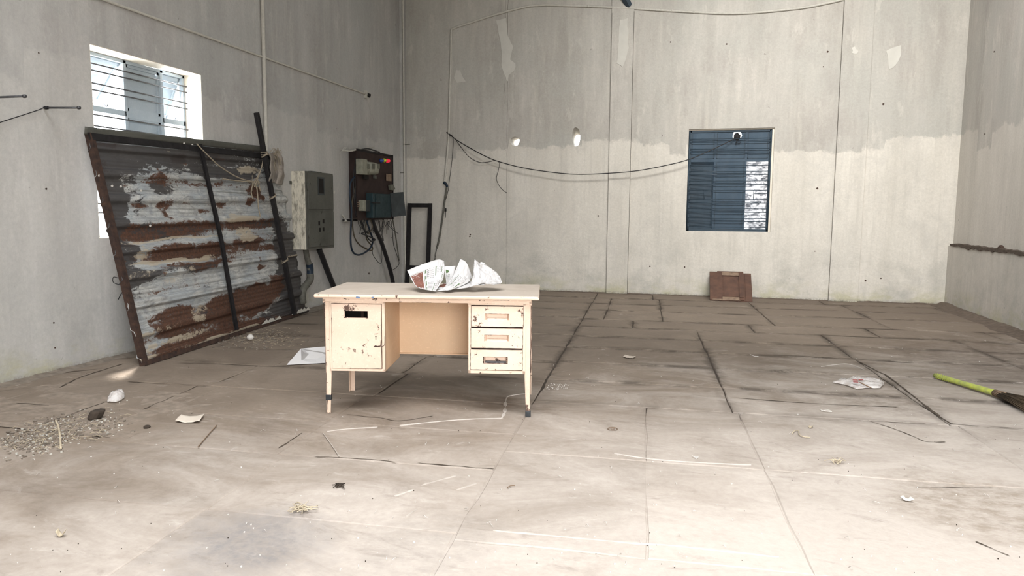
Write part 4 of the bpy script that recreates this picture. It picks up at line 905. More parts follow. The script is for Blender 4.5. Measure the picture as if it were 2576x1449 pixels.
# ------------------------------------------------------------------ meter cabinet on the left wall
p0 = at(732, 428, 0, XL); y0c = p0.y; xf = at(770, 431, 1, y0c).x; y1c = at(838, 434, 0, xf).y; zt_ = at(770, 430, 0, xf).z; zb_ = at(771, 629, 0, xf).z
mc = thing('meter_cabinet', (XL, (y0c+y1c)/2, zb_), 'grey steel meter cabinet with whitewash-spattered side hung on the left wall', 'cabinet')
MB().box((XL-.01, y0c, zb_), (xf-.02, y1c, zt_)).build('cabinet_body', M['boxside'], mc, bevel=.004)
MB().box((xf-.02, y0c, zb_), (xf-.004, y1c, zt_)).build('cabinet_front_frame', M['boxgrey'], mc, bevel=.002)
zm = at(800, 530, 0, xf).z; h_ = y1c-y0c
for a, b, nm in ((zm+.018, zt_-.02, 'upper_door'), (zb_+.03, zm-.018, 'lower_door')):
    d_ = MB().box((xf-.004, y0c+.03, a), (xf+.010, y1c-.02, b)).build(nm, M['boxgrey'], mc, bevel=.002)
    if nm == 'upper_door':
        q0 = at(799, 449, 0, xf); q1 = at(812, 487, 0, xf)
        MB().box((xf+.009, q0.y, q1.z), (xf+.012, q1.y, q0.z)).build('window_slot', M['dark'], d_)
        m = MB()
        for a_, b_ in (((q0.y-.02, q1.z-.02), (q0.y, q0.z+.02)), ((q1.y, q1.z-.02), (q1.y+.02, q0.z+.02)), ((q0.y, q0.z), (q1.y, q0.z+.02)), ((q0.y, q1.z-.02), (q1.y, q1.z))): m.box((xf+.010, a_[0], a_[1]), (xf+.016, b_[0], b_[1]))
        m.build('slot_frame', M['greydark'], d_)
    else:
        for px, py in ((801, 562), (812, 557), (803, 578), (812, 577)):
            q0 = at(px, py, 0, xf); MB().box((xf+.010, q0.y-.02, q0.z-.025), (xf+.012, q0.y+.02, q0.z+.025)).build('vent_opening', M['dark'], d_)
for f_ in (.2, .8): MB().tube([(xf+.004, y0c+.022, zb_+f_*(zt_-zb_)-.04), (xf+.004, y0c+.022, zb_+f_*(zt_-zb_)+.04)], .009, 8).build('hinge', M['boxgrey'], mc)
q0 = at(838, 483, 0, xf); MB().box((xf-.01, y1c, q0.z-.02), (xf+.01, y1c+.025, q0.z+.02)).build('latch', M['conduit'], mc)
MB().box((XL, y0c-.04, zt_-.16), (XL+.008, y0c+.01, zt_-.12)).build('mounting_lug', M['boxgrey'], mc)
q0 = at(795, 427, 0, xf-.06); MB().box((xf-.10, q0.y-.12, zt_), (xf-.05, q0.y+.12, zt_+.012)).build('top_cleat', M['greydark'], mc)
# pipes below it
def pl(pts, x=XL+.04): return crom([at(a, b, 0, x) if not isinstance(a, Vector) else a for a, b in pts], 8)
t_ = thing('conduit', at(772, 628, 0, XL+.1), 'bent grey conduit curling down from the left end of the meter cabinet', 'pipe', 'pipes below the meter cabinet')
MB().tube(pl([(769, 626), (773, 650), (778, 668), (780, 692)], XL+.10), .034, 12).build('pipe', M['conduit_grey'], t_)
MB().tube(pl([(778, 664), (780, 676), (780, 690)], XL+.10), .043, 12).build('socket', M['cable_blue'], t_)
MB().tube(pl([(780, 688), (780, 702), (772, 715), (763, 727), (760, 745), (762, 762)], XL+.10), .045, 12).build('elbow', M['conduit_grey'], t_)
o = MB().tube(pl([(803, 627), (812, 650), (822, 677), (835, 710), (848, 742), (856, 765)], XL+.07), .036, 12).build('cable_duct', M['cable']); sset(o, 'thick black armoured cable slanting down from under the meter cabinet', 'cable', 'pipes below the meter cabinet')

# ------------------------------------------------------------------ switch board
XF = XL+.14
a0 = at(898, 379, 0, XF); a1 = at(988, 386, 0, XF); b0 = at(898, 556, 0, XF); b1 = at(990, 550, 0, XF)
yb0, yb1, zt2, zb2 = a0.y, a1.y, (a0.z+a1.z)/2, (b0.z+b1.z)/2
sb = thing('switchboard', (XL, (yb0+yb1)/2, zb2), 'sooty, shade-darkened brown electrical board with cream switch fuse and open teal box near the room corner', 'electrical board')
MB().box((XL-.01, yb0+.02, zb2+.02), (XF-.025, yb1-.02, zt2-.02)).build('backing_box', M['boardwood'], sb)
m = MB()
m.box((XF-.022, yb0, zb2), (XF, yb1, zt2)); m.build('board_panel', M['boardwood'], sb, bevel=.004)
m = MB().box((XF, yb0, zt2-.03), (XF+.008, yb1, zt2)).box((XF, yb1-.03, zb2), (XF+.008, yb1, zt2)); m.build('board_edging', M['ironblack'], sb)
def pxbox(name, x0_, y0_, x1_, y1_, d0, d1, mat, par=None, bevel=.004):
    a = at(x0_, y0_, 0, XL+d1); b = at(x1_, y1_, 0, XL+d1)
    return MB().box((XL+d0, min(a.y, b.y), min(a.z, b.z)), (XL+d1, max(a.y, b.y), max(a.z, b.z))).build(name, mat, par or sb, bevel=bevel)
sf = pxbox('switch_fuse', 911, 399, 925, 440, .14, .24, M['switch'], bevel=.008)
m = MB()
for k_, (xa, xb) in enumerate(((924, 935), (935, 948), (947, 960))):
    a = at(xa, 403+k_*2, 0, XL+.25); b = at(xb, 441, 0, XL+.25); yc_ = (a.y+b.y)/2; wy = abs(b.y-a.y)/2; zc = (a.z+b.z)/2; hz = (a.z-b.z)/2
    m.grid(lambda u, v: Vector((XL+.15+.11*sin(pi*v)**.6, yc_-wy*.96*cos(pi*min(1, max(0, u))), zc+hz*cos(pi*v))) if False else Vector((XL+.15+.10*(sin(pi*u)**.45)*(sin(pi*v)**.25), yc_+wy*(2*u-1), zc+hz*(2*v-1))), 8, 8)
m.build('fuse_carrier', M['switch'], sf)
for k_, (xa, xb) in enumerate(((928, 931.5), (940, 944), (953, 956))): pxbox('fuse_grip', xa, 412, xb, 425, .24, .262, M['switchdark'], sf, .003)
pxbox('fuse_terminal', 917, 440, 928, 451, .14, .18, M['dark']); pxbox('fuse_terminal', 943, 441, 948, 450, .14, .17, M['boxgrey'])
for (px, py, mt) in ((961, 404, 'ledblue'), (968, 403.5, 'ledyellow'), (977, 404.5, 'ledred')):
    c_ = at(px, py, 0, XF+.03); m = MB(); m.grid(lambda u, v: c_+Vector((.03*cos(v*pi/2), .034*sin(v*pi/2)*cos(2*pi*u), .026*sin(v*pi/2)*sin(2*pi*u))), 14, 6); m.tube([c_+Vector((-.03, 0, 0)), c_], .03, 12)
    m.build('indicator_lamp', M[mt], sb)
pxbox('fuse_cover', 914, 503, 921, 531, .14, .22, M['switch'], bevel=.006); pxbox('fuse_cover', 921, 503, 939, 532, .14, .21, M['greydark'], bevel=.006)
for i in range(3): pxbox('terminal', 903, 509+i*4.5, 909, 511.5+i*4.5, .14, .165, M['woodbare'], bevel=.001)
bx = pxbox('switch_box', 938, 486, 984, 548, .14, .25, M['teal'], bevel=.006)
pxbox('box_face', 946, 488, 981, 546, .25, .262, M['teal'], bx)
pxbox('box_handle', 940, 509, 957, 512, .25, .29, M['ironblack'], bx, .003)
# its lid swung open to the right
A = at(982, 486, 0, XL+.26); Bp = at(987, 546, 0, XL+.26); y9 = A.y
c3 = at(1016, 485, 0, XL+.34); c4 = at(1021, 542, 0, XL+.34)
m = MB(); m.prism([A, at(1015, 483, 0, XL+.40), at(1021.5, 542, 0, XL+.42), Bp], (-.02, .006, 0)); m.build('open_lid', M['greydark'], sb, bevel=.003)
pxbox('loose_card', 974, 437, 985, 456, .15, .17, M['woodbare'], bevel=.002)
m = MB(); P = [at(*q_, 0, XF+.05) for q_ in ((982, 465), (990, 464), (995, 475), (991, 479), (984, 478))]; m.prism(P, (-.04, 0, 0)); m.build('broken_bracket', M['switchdark'], sb, bevel=.004)
pxbox('bottom_rail', 866, 552, 900, 556, .03, .06, M['ironblack'], bevel=.004)
m = MB().tube(pl([(861, 541), (866, 548), (869, 555)], XL+.04), .012, 6); m.tube(pl([(867, 555), (871, 556)], XL+.06), .02, 8); m.build('rail_end', M['conduit'], sb)
def cable(pts, r, mat, lab, x=XL+.12, name='cable', grp='loose cables under the switchboard', par=None):
    o = MB().tube(pl(pts, x), r, 7).build(name, M[mat], par)
    if not par: sset(o, lab, 'cable', grp)
    return o
cable([(892, 445), (882, 460), (880, 490), (884, 530), (882, 600), (886, 630), (899, 641), (917, 636), (932, 623), (938, 605), (932, 585), (922, 555)], .013, 'cable_blue', 'dark blue cable in the widest loop left of and below the switchboard')
cable([(894, 470), (887, 500), (885, 540), (890, 590), (902, 613), (920, 625), (935, 630), (936, 620), (922, 600), (920, 570), (925, 550)], .010, 'cable_brown', 'dusty brown cable looping inside the blue loop under the switchboard', XL+.10)
cable([(908, 555), (914, 575), (926, 587), (930, 580), (915, 585), (910, 588), (922, 592), (940, 600), (943, 604), (932, 606), (921, 590), (912, 560)], .010, 'cable', 'black cable twisted in a tangle right under the switchboard', XL+.15)
cable([(932, 552), (937, 570), (930, 585), (925, 588)], .008, 'cable_brown', 'short brown cable curving into the tangle under the switchboard', XL+.17)
cable([(936, 552), (946, 580), (958, 605), (970, 640), (982, 680), (989, 712), (992, 745)], .033, 'cable', 'thick black cable sweeping from the switchboard down behind the desk', XL+.10)
cable([(988, 552), (994, 585), (1000, 625), (1004, 655)], .011, 'conduit_grey', 'thin grey tube slanting down beside the thick black cable', XL+.05)
cable([(984, 555), (988, 590), (990, 615), (998, 640), (1004, 662), (996, 674), (986, 680)], .0045, 'cable', 'hair-thin black wire hanging beside the thin grey tube', XL+.08)
cable([(937, 625), (938, 640), (950, 658), (958, 662), (961, 650), (960, 620), (963, 605), (956, 570), (955, 556)], .0045, 'cable', 'thin black wire in a long narrow loop below the switchboard', XL+.09)
m = MB()
for i in range(16):
    x_ = R.uniform(902, 985); m.tube(pl([(x_, 550), (x_+jit(5), 562), (x_+jit(9), 575+R.random()*14)], XL+.12), .004, 4)
for P in ([(972, 560), (985, 575), (1002, 588)], [(978, 556), (970, 568), (968, 574)], [(976, 556), (976, 578)], [(964, 552), (962, 580), (965, 606)]): m.tube(pl(P, XL+.12), .005, 5)
m.build('loose_wire', M['cable'], sb)['kind'] = 'stuff'
m = MB()
for x_ in (893, 897, 901, 904): m.tube(pl([(x_+4, 380), (x_, 410+x_ % 3), (x_-4, 450), (x_-2, 500), (x_+3, 545)], XL+.11), .008, 5)
m.build('side_wiring', M['cable'], sb)['kind'] = 'stuff'
m = MB()
m.tube(pl([(860, 378), (880, 380), (900, 376), (925, 376)], XL+.12), .012, 6); m.tube(pl([(856, 384), (864, 374), (872, 370), (866, 380)], XL+.10), .004, 4)
for i in range(9): x_ = R.uniform(860, 940); m.tube(pl([(x_, 378), (x_+jit(10), 372), (x_+jit(16), 376+jit(8))], XL+.12), .0035, 4)
m.tube(pl([(856, 385), (855, 402), (855, 420)], XL+.06), .003, 4); m.build('bare_wiring', M['conduit'], sb)['kind'] = 'stuff'
m = MB().tube(pl([(905, 377), (925, 374), (940, 378), (955, 383)], XL+.15), .010, 6); m.build('top_cable', M['cable'], sb)

# ------------------------------------------------------------------ conduits, pipes and hanging wires
def tube_thing(name, pts, r, mat, lab, cat='pipe', n=8, grp=None, raw=False):
    o = MB().tube(pts if raw else crom(pts, 8), r, n).build(name, mat); return sset(o, lab, cat, grp)
P = [Vector((XL+.014, y, 2.975+.006*nz(y*2))) for y in [4.0, 5.0, 6.0, 7.0, 8.0, 9.0, 9.93]]
o = tube_thing('conduit', P, .013, M['conduit'], 'long painted conduit running along the left wall above the window')
q0 = at(922, 238, 0, XL+.03)
MB().box((XL, q0.y-.02, q0.z-.05), (XL+.035, q0.y+.03, q0.z+.06)).build('end_clamp', M['conduit'], o); MB().tube([q0+Vector((0, .03, 0)), q0+Vector((.03, .06, -.01))], .028, 8).build('end_plug', M['ironblack'], o)
tube_thing('wire', [at(*q_, 0, XL+.01) for q_ in ((922, 245), (928, 265), (934, 285), (938, 305))], .0028, M['conduit'], 'pale broken wire hanging from the end of the long left wall conduit', 'wire', 4)
tube_thing('conduit', [Vector((XL+.022, 7.34+.004*nz(z), z)) for z in (0.01, 1, 2, 3, 4, 5, 5.98)], .022, M['conduit'], 'vertical painted conduit on the left wall rising behind the leaning pole', n=8)
MB().box((XL-.002, 7.22, 0), (XL+.006, 7.30, HT)).build('trim_4', M['wall_left']); sset(bpy.data.objects['trim_4'], kind='structure')
tube_thing('conduit', [Vector((XL+.07, YB-.165, z)) for z in (0.01, 2, 4, 5.98)], .014, M['conduit'], 'vertical painted conduit in the far left corner of the room')
P = [at(*q_, 1, YB-.012) for q_ in ((1118, 458), (1124, 400), (1129, 335), (1131, 250), (1134, 150), (1135, 82))]+[at(*q_, 1, YB-.012) for q_ in ((1140, 72), (1180, 58), (1260, 33), (1345, 14), (1450, 15), (1570, 20), (1700, 28), (1850, 34), (2000, 22), (2080, 8), (2140, -6), (2190, -20))]
o = tube_thing('conduit', P, .018, M['conduit'], 'painted conduit climbing the back wall and bending right along its top')
for px, py in ((1121, 458), (1480, 16), (1690, 27), (1745, 31)): q0 = at(px, py, 1, YB-.014); MB().tube([q0-Vector((.012, 0, 0)), q0+Vector((.012, 0, 0))], .018, 8).build('coupling', M['conduit'], o)
q0 = at(1573, 8, 1, YB-.06); o = MB().bar(at(1560, -30, 1, YB-.14), at(1582, 16, 1, YB-.005), .085, .07).build('roof_strut', M['purlin']); sset(o, 'dark blue steel strut end meeting the back wall at the top', 'steel strut')
MB().box((at(1568, 14, 1, YB).x, YB-.02, at(1568, 20, 1, YB).z), (at(1592, 14, 1, YB).x, YB-.001, at(1592, 10, 1, YB).z)).build('end_plate', M['purlin'], o)
P = [at(*q_, 1, YB-.035) for q_ in ((1116, 459), (1122, 463), (1125, 470))]; t_ = thing('flexible_conduit', at(1110, 560, 1, YB), 'slack grey flexible tube hanging from the blue elbow left of the two wall holes', 'pipe')
MB().tube(crom(P, 6), .022, 8).build('elbow', M['cable_blue'], t_, 'dark blue elbow')
MB().tube(crom([at(*q_, 1, YB-.03) for q_ in ((1124, 470), (1118, 510), (1112, 555), (1105, 600), (1099, 624))], 8), .016, 8).build('tube', M['conduit_grey'], t_)
MB().tube(crom([at(*q_, 1, YB-.03) for q_ in ((1099, 624), (1096, 640), (1093, 655), (1091, 672))], 6), .004, 5).tube(crom([at(*q_, 1, YB-.03) for q_ in ((1100, 624), (1094, 640), (1095, 655), (1094, 668))], 6), .003, 5).build('wire_tail', M['cable'], t_)
o = tube_thing('wire', [at(*q_, 1, YB-.03) for q_ in ((1133, 338), (1140, 348), (1139, 385), (1134, 430), (1130, 458), (1129, 472), (1122, 500), (1115, 515), (1121, 527), (1121, 548))], .0045, M['cable'], 'thin black wire dropping from the wall hook beside the conduit', 'wire', 5)
MB().tube([at(1121, 524, 1, YB-.03), at(1121, 532, 1, YB-.03)], .015, 6).build('tape_knot', M['ironblack'], o)
P = [(1128, 336, .02), (1150, 353, .04), (1180, 371, .07), (1217, 391, .08), (1250, 405, .09), (1310, 421, .10), (1370, 431, .11), (1440, 438, .12), (1510, 437, .12), (1600, 430, .13), (1680, 415, .13), (1733, 401, .12), (1790, 377, .10), (1850, 348, -.02)]
tube_thing('cable', [at(a, b, 1, YB-c_) for a, b, c_ in P], .0075, M['cable'], 'long black cable sagging across the back wall into the blue window', 'cable', 6)
MB().tube([at(1124, 333, 1, YB), at(1134, 341, 1, YB-.04)], .012, 6).build('wall_hook', M['ironblack'], wallback)
tube_thing('wire', [at(*q_, 1, YB-.05) for q_ in ((1145, 349), (1165, 377), (1182, 396), (1205, 408), (1225, 408), (1246, 403))], .005, M['cable'], 'black wire looping under the left end of the sagging cable', 'wire', 5)
tube_thing('wire', [at(*q_, 1, YB-.05) for q_ in ((1248, 404), (1256, 410), (1254, 428), (1249, 448), (1254, 464), (1264, 477), (1275, 485))], .004, M['cable'], 'thin wire end dangling from the sagging cable below the left hole', 'wire', 5)
for i, (x, y) in enumerate(((1020, 364), (1004, 435))):
    q0 = at(x, y, 1, YB-.16); MB().tube([q0+Vector((-.04, 0, 0)), q0+Vector((.09, -.03, 0))], .006, 6).build('conduit_clip', M['conduit_grey'], wallleft)
# iron rods sticking out of the left wall
for (r0, tip, lab) in (((-40, 246), (60, 242), 'upper dark iron rod with a bolt head sticking out of the left wall'), ((107, 271), (197, 271), 'lower dark iron rod with wire round its root sticking out of the left wall')):
    a = at(*r0, 0, XL-.01); d = ray(*tip); o_ = Vector((0, 0, CAMH)); k_ = (a.y-o_.y)/d.y; b = o_+d*k_
    if b.x < a.x: b = Vector((a.x+.35, a.y, b.z))
    o = MB().tube([a, b], .0075, 8).build('iron_rod', M['rod'], None); sset(o, lab, 'rod')
    dd = (b-a).normalized(); MB().tube([b-dd*.004, b+dd*.014], .0125, 8).build('bolt_head', M['rod'], o)
    if r0[0] > 0:
        m = MB(); m.tube([a+dd*(.02+.006*s_/4)+Vector((0, .011*cos(s_), .011*sin(s_))) for s_ in range(24)], .003, 5); m.build('wire_wrap', M['cable'], o)
tube_thing('wire', [at(*q_, 0, XL+.02) for q_ in ((107, 273), (90, 279), (50, 292), (0, 308), (-40, 322))], .0035, M['cable'], 'thin wire trailing left along the wall from the lower iron rod', 'wire', 5)
tube_thing('wire', [at(*q_, 0, XL+.03) for q_ in ((300, 700), (286, 697), (284, 708), (292, 714), (303, 716))], .003, M['cable'], 'small dark wire loop on the left wall beside the leaning sheet', 'wire', 5)
tube_thing('wire', [at(*q_, 0, XL+.03) for q_ in ((309, 733), (303, 742), (297, 754))], .0035, M['cable'], 'short dark wire stub on the left wall low beside the leaning sheet', 'wire', 5)

# ------------------------------------------------------------------ black iron frame standing in the far corner
t_ = thing('doorframe', (-4.5, YB-.1, 0), 'empty black iron door frame leaning upright in the far left corner', 'frame')
A, B_ = at(1026, 508, 1, YB-.05), at(1087, 515, 1, YB-.05); A.x = max(A.x, XL+.015)
z0 = .0; bt = YB-.20
def ff(x, z): return Vector((x, bt+(YB-.05-bt)*z/A.z, z))
zt3 = (A.z+B_.z)/2; e = .068
for a, b in (((A.x+e/2, 0), (A.x+e/2, zt3)), ((B_.x-e/2, 0), (B_.x-e/2, zt3))): MB().bar(ff(*a), ff(*b), e, .03, (0, -1, 0)).build('stile', M['ironblack'], t_)
zl = at(1060, 670, 1, YB-.15).z
for z in (zt3-e/2, zl-.03): MB().bar(ff(A.x+e, z), ff(B_.x-e, z), .03, e if z > 1 else e*1.3, (0, 0, 1)).build('cross_rail', M['ironblack'], t_)

# ------------------------------------------------------------------ brown wooden shutter leaning under the blue window
b0, b1 = at(1786, 756), at(1893, 760); t0 = at(1785, 684, 1, YB-.06); t1 = at(1889, 687, 1, YB-.06)
sd = thing('wooden_shutter', (b0+b1)/2, 'small brown wooden shutter panel leaning on the back wall under the blue window', 'shutter')
def SH(u, v, h=0.0):
    n_ = (b1-b0).cross(t0-b0).normalized(); n_ = n_ if n_.y < 0 else -n_
    return b0.lerp(b1, u).lerp(t0.lerp(t1, u), v)+n_*h
def sbx(name, u0, v0, u1, v1, h0, h1_, mat, bevel=.003):
    c_ = [SH(u0, v0, h0), SH(u1, v0, h0), SH(u1, v1, h0), SH(u0, v1, h0), SH(u0, v0, h1_), SH(u1, v0, h1_), SH(u1, v1, h1_), SH(u0, v1, h1_)]
    return MB().add(c_, [(0,3,2,1),(4,5,6,7),(0,1,5,4),(1,2,6,5),(2,3,7,6),(3,0,4,7)]).build(name, mat, sd, bevel=bevel)
sbx('back_board', 0, .01, 1, .985, -.02, .0, M['wood']); sbx('left_stile', .0, .01, .30, .99, 0, .016, M['wood']); sbx('right_stile', .70, .03, .815, 1.01, 0, .020, M['wood'])
sbx('outer_stile', .845, .0, 1.0, .97, 0, .008, M['wood']); sbx('top_rail', .185, .86, .80, 1.02, 0, .013, M['wood']); sbx('top_moulding', .30, .865, .70, .97, .013, .020, M['woodbare'])
sbx('bottom_rail', .30, .02, .72, .125, 0, .012, M['woodbare']); sbx('raised_panel', .335, .16, .685, .84, 0, .006, M['wood']); sbx('edge_batten', .70, .10, .80, .24, .02, .028, M['wood'], .002)
sbx('bottom_chip', .06, .005, .30, .04, .016, .019, M['woodbare'], .001)

# ------------------------------------------------------------------ broom on the right
q0 = at(2352, 944, 2, .022); q1 = at(2508, 990, 2, .030); dd = (q1-q0).normalized()
br = thing('broom', q0.lerp(q1, .5)-Vector((0, 0, .025)), 'lime green handled grass broom lying on the floor at the right edge', 'broom')
MB().tube([q0+dd*(q1-q0).length*i/14 for i in range(15)], .020, 12, taper=lambda f_: .9+.25*f_).build('handle', M['lime'], br)
m = MB()
for i in range(16):
    for j in range(6):
        a = 2*pi*j/6+(i % 2)*pi/6; s_ = Vector((-dd.y, dd.x, 0)); c_ = q0+dd*(.015+i*.010); m.tube([c_+s_*(.0185*cos(a))+Vector((0, 0, .0185*sin(a))), c_+dd*.004+s_*(.0205*cos(a))+Vector((0, 0, .0205*sin(a)))], .003, 4)
m.build('grip_knurl', M['lime'], br)['kind'] = 'stuff'
MB().tube([q0-dd*.003, q0+dd*.006], .017, 12).build('end_cap', M['conduit'], br)
m = MB()
for i in range(420):
    a = R.random()*2*pi; r = R.random()**.5; s_ = Vector((-dd.y, dd.x, 0)); L_ = R.uniform(.38, .60)
    p = q1-dd*.01+s_*(.021*r*cos(a))+Vector((0, 0, .018*r*sin(a))); e_ = p+dd*L_+s_*(.16*r*cos(a)+jit(.012))+Vector((0, 0, -.008+.018*r*sin(a)+jit(.006))); e_.z = max(.004, e_.z)
    md = p.lerp(e_, .5)+Vector((0, 0, .006)); m.tube([p, md, e_], .0017, 3)
m.build('bristle', M['bristle'], br)['kind'] = 'stuff'
m = MB()
for i in range(26):
    a = 2*pi*i/26; s_ = Vector((-dd.y, dd.x, 0)); p = q1-dd*.02+s_*(.024*cos(a))+Vector((0, 0, .022*sin(a))); m.tube([p, p+dd*R.uniform(.05, .12)+s_*(.014*cos(a))], .003, 4)
m.build('fibre_collar', M['twig'], br)['kind'] = 'stuff'

# ------------------------------------------------------------------ litter
def sheet_item(name, pxs, mat, lab, cat, lift=.004, cr=.012, nu=16, nv=12, seed=1, thick=.0006, edge=0):
    "thin crumpled sheet given by its four floor corners as seen in the photo"
    A, B_, C_, D_ = [at(*q_) for q_ in pxs]
    def S(u, v):
        p = A.lerp(B_, u).lerp(D_.lerp(C_, u), v); w_ = min(1, 6*min(u, 1-u, v, 1-v)+.25)
        p.x += edge*nz(u*4, v*4, seed+3); p.y += edge*nz(u*4, v*4, seed+8)
        p.z = lift+cr*abs(nz(u*3.3, v*3, seed))*1.6*w_+cr*.5*abs(nz(u*9, v*8, seed+2)); return p
    o = MB().grid(S, nu, nv, smooth=False).build(name, mat, thick=thick); return sset(o, lab, cat)
# white paper bag left of the desk: a creased, folded sheet standing a little
A, B_, C_, D_ = at(722, 918, 2, .01), at(800, 914, 2, .01), at(860, 912, 2, .01), at(757, 876, 2, .13)
t_ = thing('paper_bag', at(790, 910), 'white folded paper bag lying behind the left end of the desk', 'bag')
E1, E2 = at(845, 871, 2, .14), at(772, 888, 2, .06); F1 = at(760, 880, 2, .12)
m = MB()
a = at(721, 918, 2, .004); b = at(757, 877, 2, .11); c_ = at(763, 886, 2, .10); d = at(758, 907, 2, .03); e_ = at(800, 914, 2, .006); f_ = at(862, 911, 2, .006); g = at(862, 868, 2, .13); h_ = at(785, 893, 2, .05); i_ = at(860, 893, 2, .06)
m.add([a, b, c_, d, e_, f_, g, h_, i_], [(0, 1, 2, 3), (0, 3, 4), (3, 2, 7, 4), (2, 1, 6, 8, 7), (4, 7, 8, 5)])
m.build('folded_sheet', M['paper'], t_, thick=.0012, fix=False)
m = MB().add([a+Vector((0, .03, 0)), f_+Vector((0, .12, 0)), g+Vector((0, .03, -.006)), b+Vector((0, .02, -.006))], [(0, 1, 2, 3)]); m.build('back_sheet', M['paper'], t_, thick=.0012, fix=False)
def crump(name, pts, hgt, mat, lab, cat, seed, twist=0.0):
    c_ = sum(([at(*q_) for q_ in pts]), Vector())/len(pts); P = [at(*q_) for q_ in pts]; n_ = len(P)
    def S(u, v):
        t_ = u*n_; i = int(t_) % n_; p = P[i].lerp(P[(i+1) % n_], t_-int(t_)); r = sin(v*pi/2) if v < 1 else 1
        q_ = c_.lerp(p, r*(1+.06*nz(u*14, v*3, seed))); q_.z = .004+hgt*(1-r**2)**.5*(.75+.5*nz(q_.x*22, q_.y*22, seed))+.012*abs(nz(q_.x*60, q_.y*60, seed)); return q_
    o = MB().grid(S, 48, 14).build(name, mat, thick=.0008); return sset(o, lab, cat)
crump('plastic_bag', [(270, 1013), (272, 1003), (285, 994), (300, 990), (313, 993), (315, 1000), (308, 1008), (290, 1014)], .055, M['film'], 'crumpled clear plastic bag on the sunlit patch of floor at left', 'plastic bag', 3)
o = crump('plastic_wrapper', [(2095, 964), (2112, 957), (2130, 960), (2142, 952), (2170, 955), (2205, 957), (2222, 962), (2223, 970), (2213, 979), (2185, 978), (2155, 980), (2125, 969)], .035, M['film'], 'twisted clear plastic wrapper with faded red print on the floor right of centre', 'wrapper', 8)
m = MB()
for (x, y) in ((2146, 957), (2160, 956), (2147, 962)):
    q0 = at(x, y, 2, .042); m.add([q0, q0+Vector((.035, .0, .0)), q0+Vector((.035, .03, .002)), q0+Vector((0, .028, .002))], [(0, 1, 2, 3)])
m.build('red_print', M['rednote'], o, fix=False)['kind'] = 'stuff'
MB().tube([at(2163, 962, 2, .04), at(2192, 976, 2, .012)], .004, 6).build('stick_end', M['twig'], o)
def flat(name, pts, mat, lab, cat, lift=.004, curl=.0, seed=0):
    A, B_, C_, D_ = [at(*q_) for q_ in pts]
    o = MB().grid(lambda u, v: A.lerp(B_, u).lerp(D_.lerp(C_, u), v)+Vector((0, 0, lift+curl*((2*u-1)**2)+.004*nz(u*4, v*3, seed))), 12, 6).build(name, mat, thick=.0008); return sset(o, lab, cat)
flat('paper_scrap', [(441, 1064), (502, 1065), (515, 1047), (456, 1049)], simple('beige_paper', (.60, .53, .45), .85, 0, .12, 12), 'flat beige paper scrap curled at both ends on the left floor', 'paper', .005, .012)
flat('paper_scrap', [(1567, 899), (1592, 903), (1600, 898), (1572, 894)], simple('tan_paper', (.50, .43, .36), .85, 0, .12, 12), 'small tan scrap on the floor right of the desk', 'paper', .004, .004)
flat('leaf', [(140, 1352), (162, 1352), (168, 1345), (148, 1344)], M['straw'], 'curled dry yellow leaf near the bottom left of the floor', 'leaf', .004, .02)
flat('cloth_scrap', [(2264, 1258), (2300, 1265), (2290, 1257), (2272, 1254)], M['chip'], 'white crumpled scrap on the floor at lower right', 'scrap', .004, .012)
flat('plastic_scrap', [(2033, 1076), (2042, 1078), (2046, 1073), (2036, 1072)], M['straw'], 'tiny beige scrap on the floor below the plastic wrapper', 'scrap', .003, .004)
m = MB(); q0 = at(237, 1053); P = [Vector((q0.x+.036*cos(a)*(1+.4*nz(a)), q0.y+.045*sin(a), .0)) for a in [2*pi*i/12 for i in range(12)]]; m.prism(P, (.015, .02, .05)); o = m.build('stone_lump', M['dirt'], bevel=.012); sset(o, 'black rounded lump in the debris of the broken slab at left', 'lump')
m = MB(); q0 = at(370, 1076); m.grid(lambda u, v: q0+Vector((.02*sin(pi*v)*cos(2*pi*u), .02*sin(pi*v)*sin(2*pi*u), .006+.010*cos(pi*v)*1)), 10, 6); o = m.build('bottle_cap', M['dirt']); sset(o, 'small dark round pebble on the floor left of the beige scrap', 'pebble')
q0 = at(1541, 1080); m = MB().tube([q0+Vector((.028*cos(a), .028*sin(a), .003)) for a in [2*pi*i/20 for i in range(21)]], .0022, 5, caps=False); m.tube([q0+Vector((.010*cos(a), .010*sin(a), .003)) for a in [2*pi*i/12 for i in range(13)]], .0015, 5, caps=False); o = m.build('metal_washer', M['twig']); sset(o, 'thin rusty ring lying on the floor right of the desk legs', 'washer')
q0 = at(630, 856); m = MB(); m.grid(lambda u, v: q0+Vector((.035*sin(pi*v)*cos(2*pi*u)*(1+.3*nz(u*6, v*5)), .035*sin(pi*v)*sin(2*pi*u), .03+.028*cos(pi*v)*(1+.3*nz(u*5, v*4, 2)))), 12, 8); o = m.build('paper_ball', M['chip']); sset(o, 'small pale paper ball in the rubbish at the foot of the corrugated sheet', 'paper')
def tw(pts, r, mat, lab, name='twig', cat='twig', lift=.006):
    o = MB().tube(crom([at(x, y, 2, lift) for x, y in pts], 6), r, 5).build(name, mat); return sset(o, lab, cat)
tw([(140, 1058), (147, 1075), (151, 1100), (153, 1128)], .006, M['straw'], 'long curved straw standing out in front of the broken slab at left', 'straw', 'straw', .006)
tw([(545, 1070), (525, 1092), (498, 1124)], .003, M['twig'], 'thin brown twig on the floor right of the beige paper scrap')
tw([(812, 1088), (835, 1120), (853, 1147)], .002, M['smearpale'], 'hair-thin pale twig crossing the white line in front of the desk')
tw([(1276, 1227), (1284, 1222), (1295, 1221)], .0022, M['twig'], 'short curved twig in the foreground below the desk')
tw([(1740, 1146), (1748, 1150), (1757, 1150)], .002, M['chip'], 'tiny white curl on the pale foreground floor', 'curl', 'scrap')
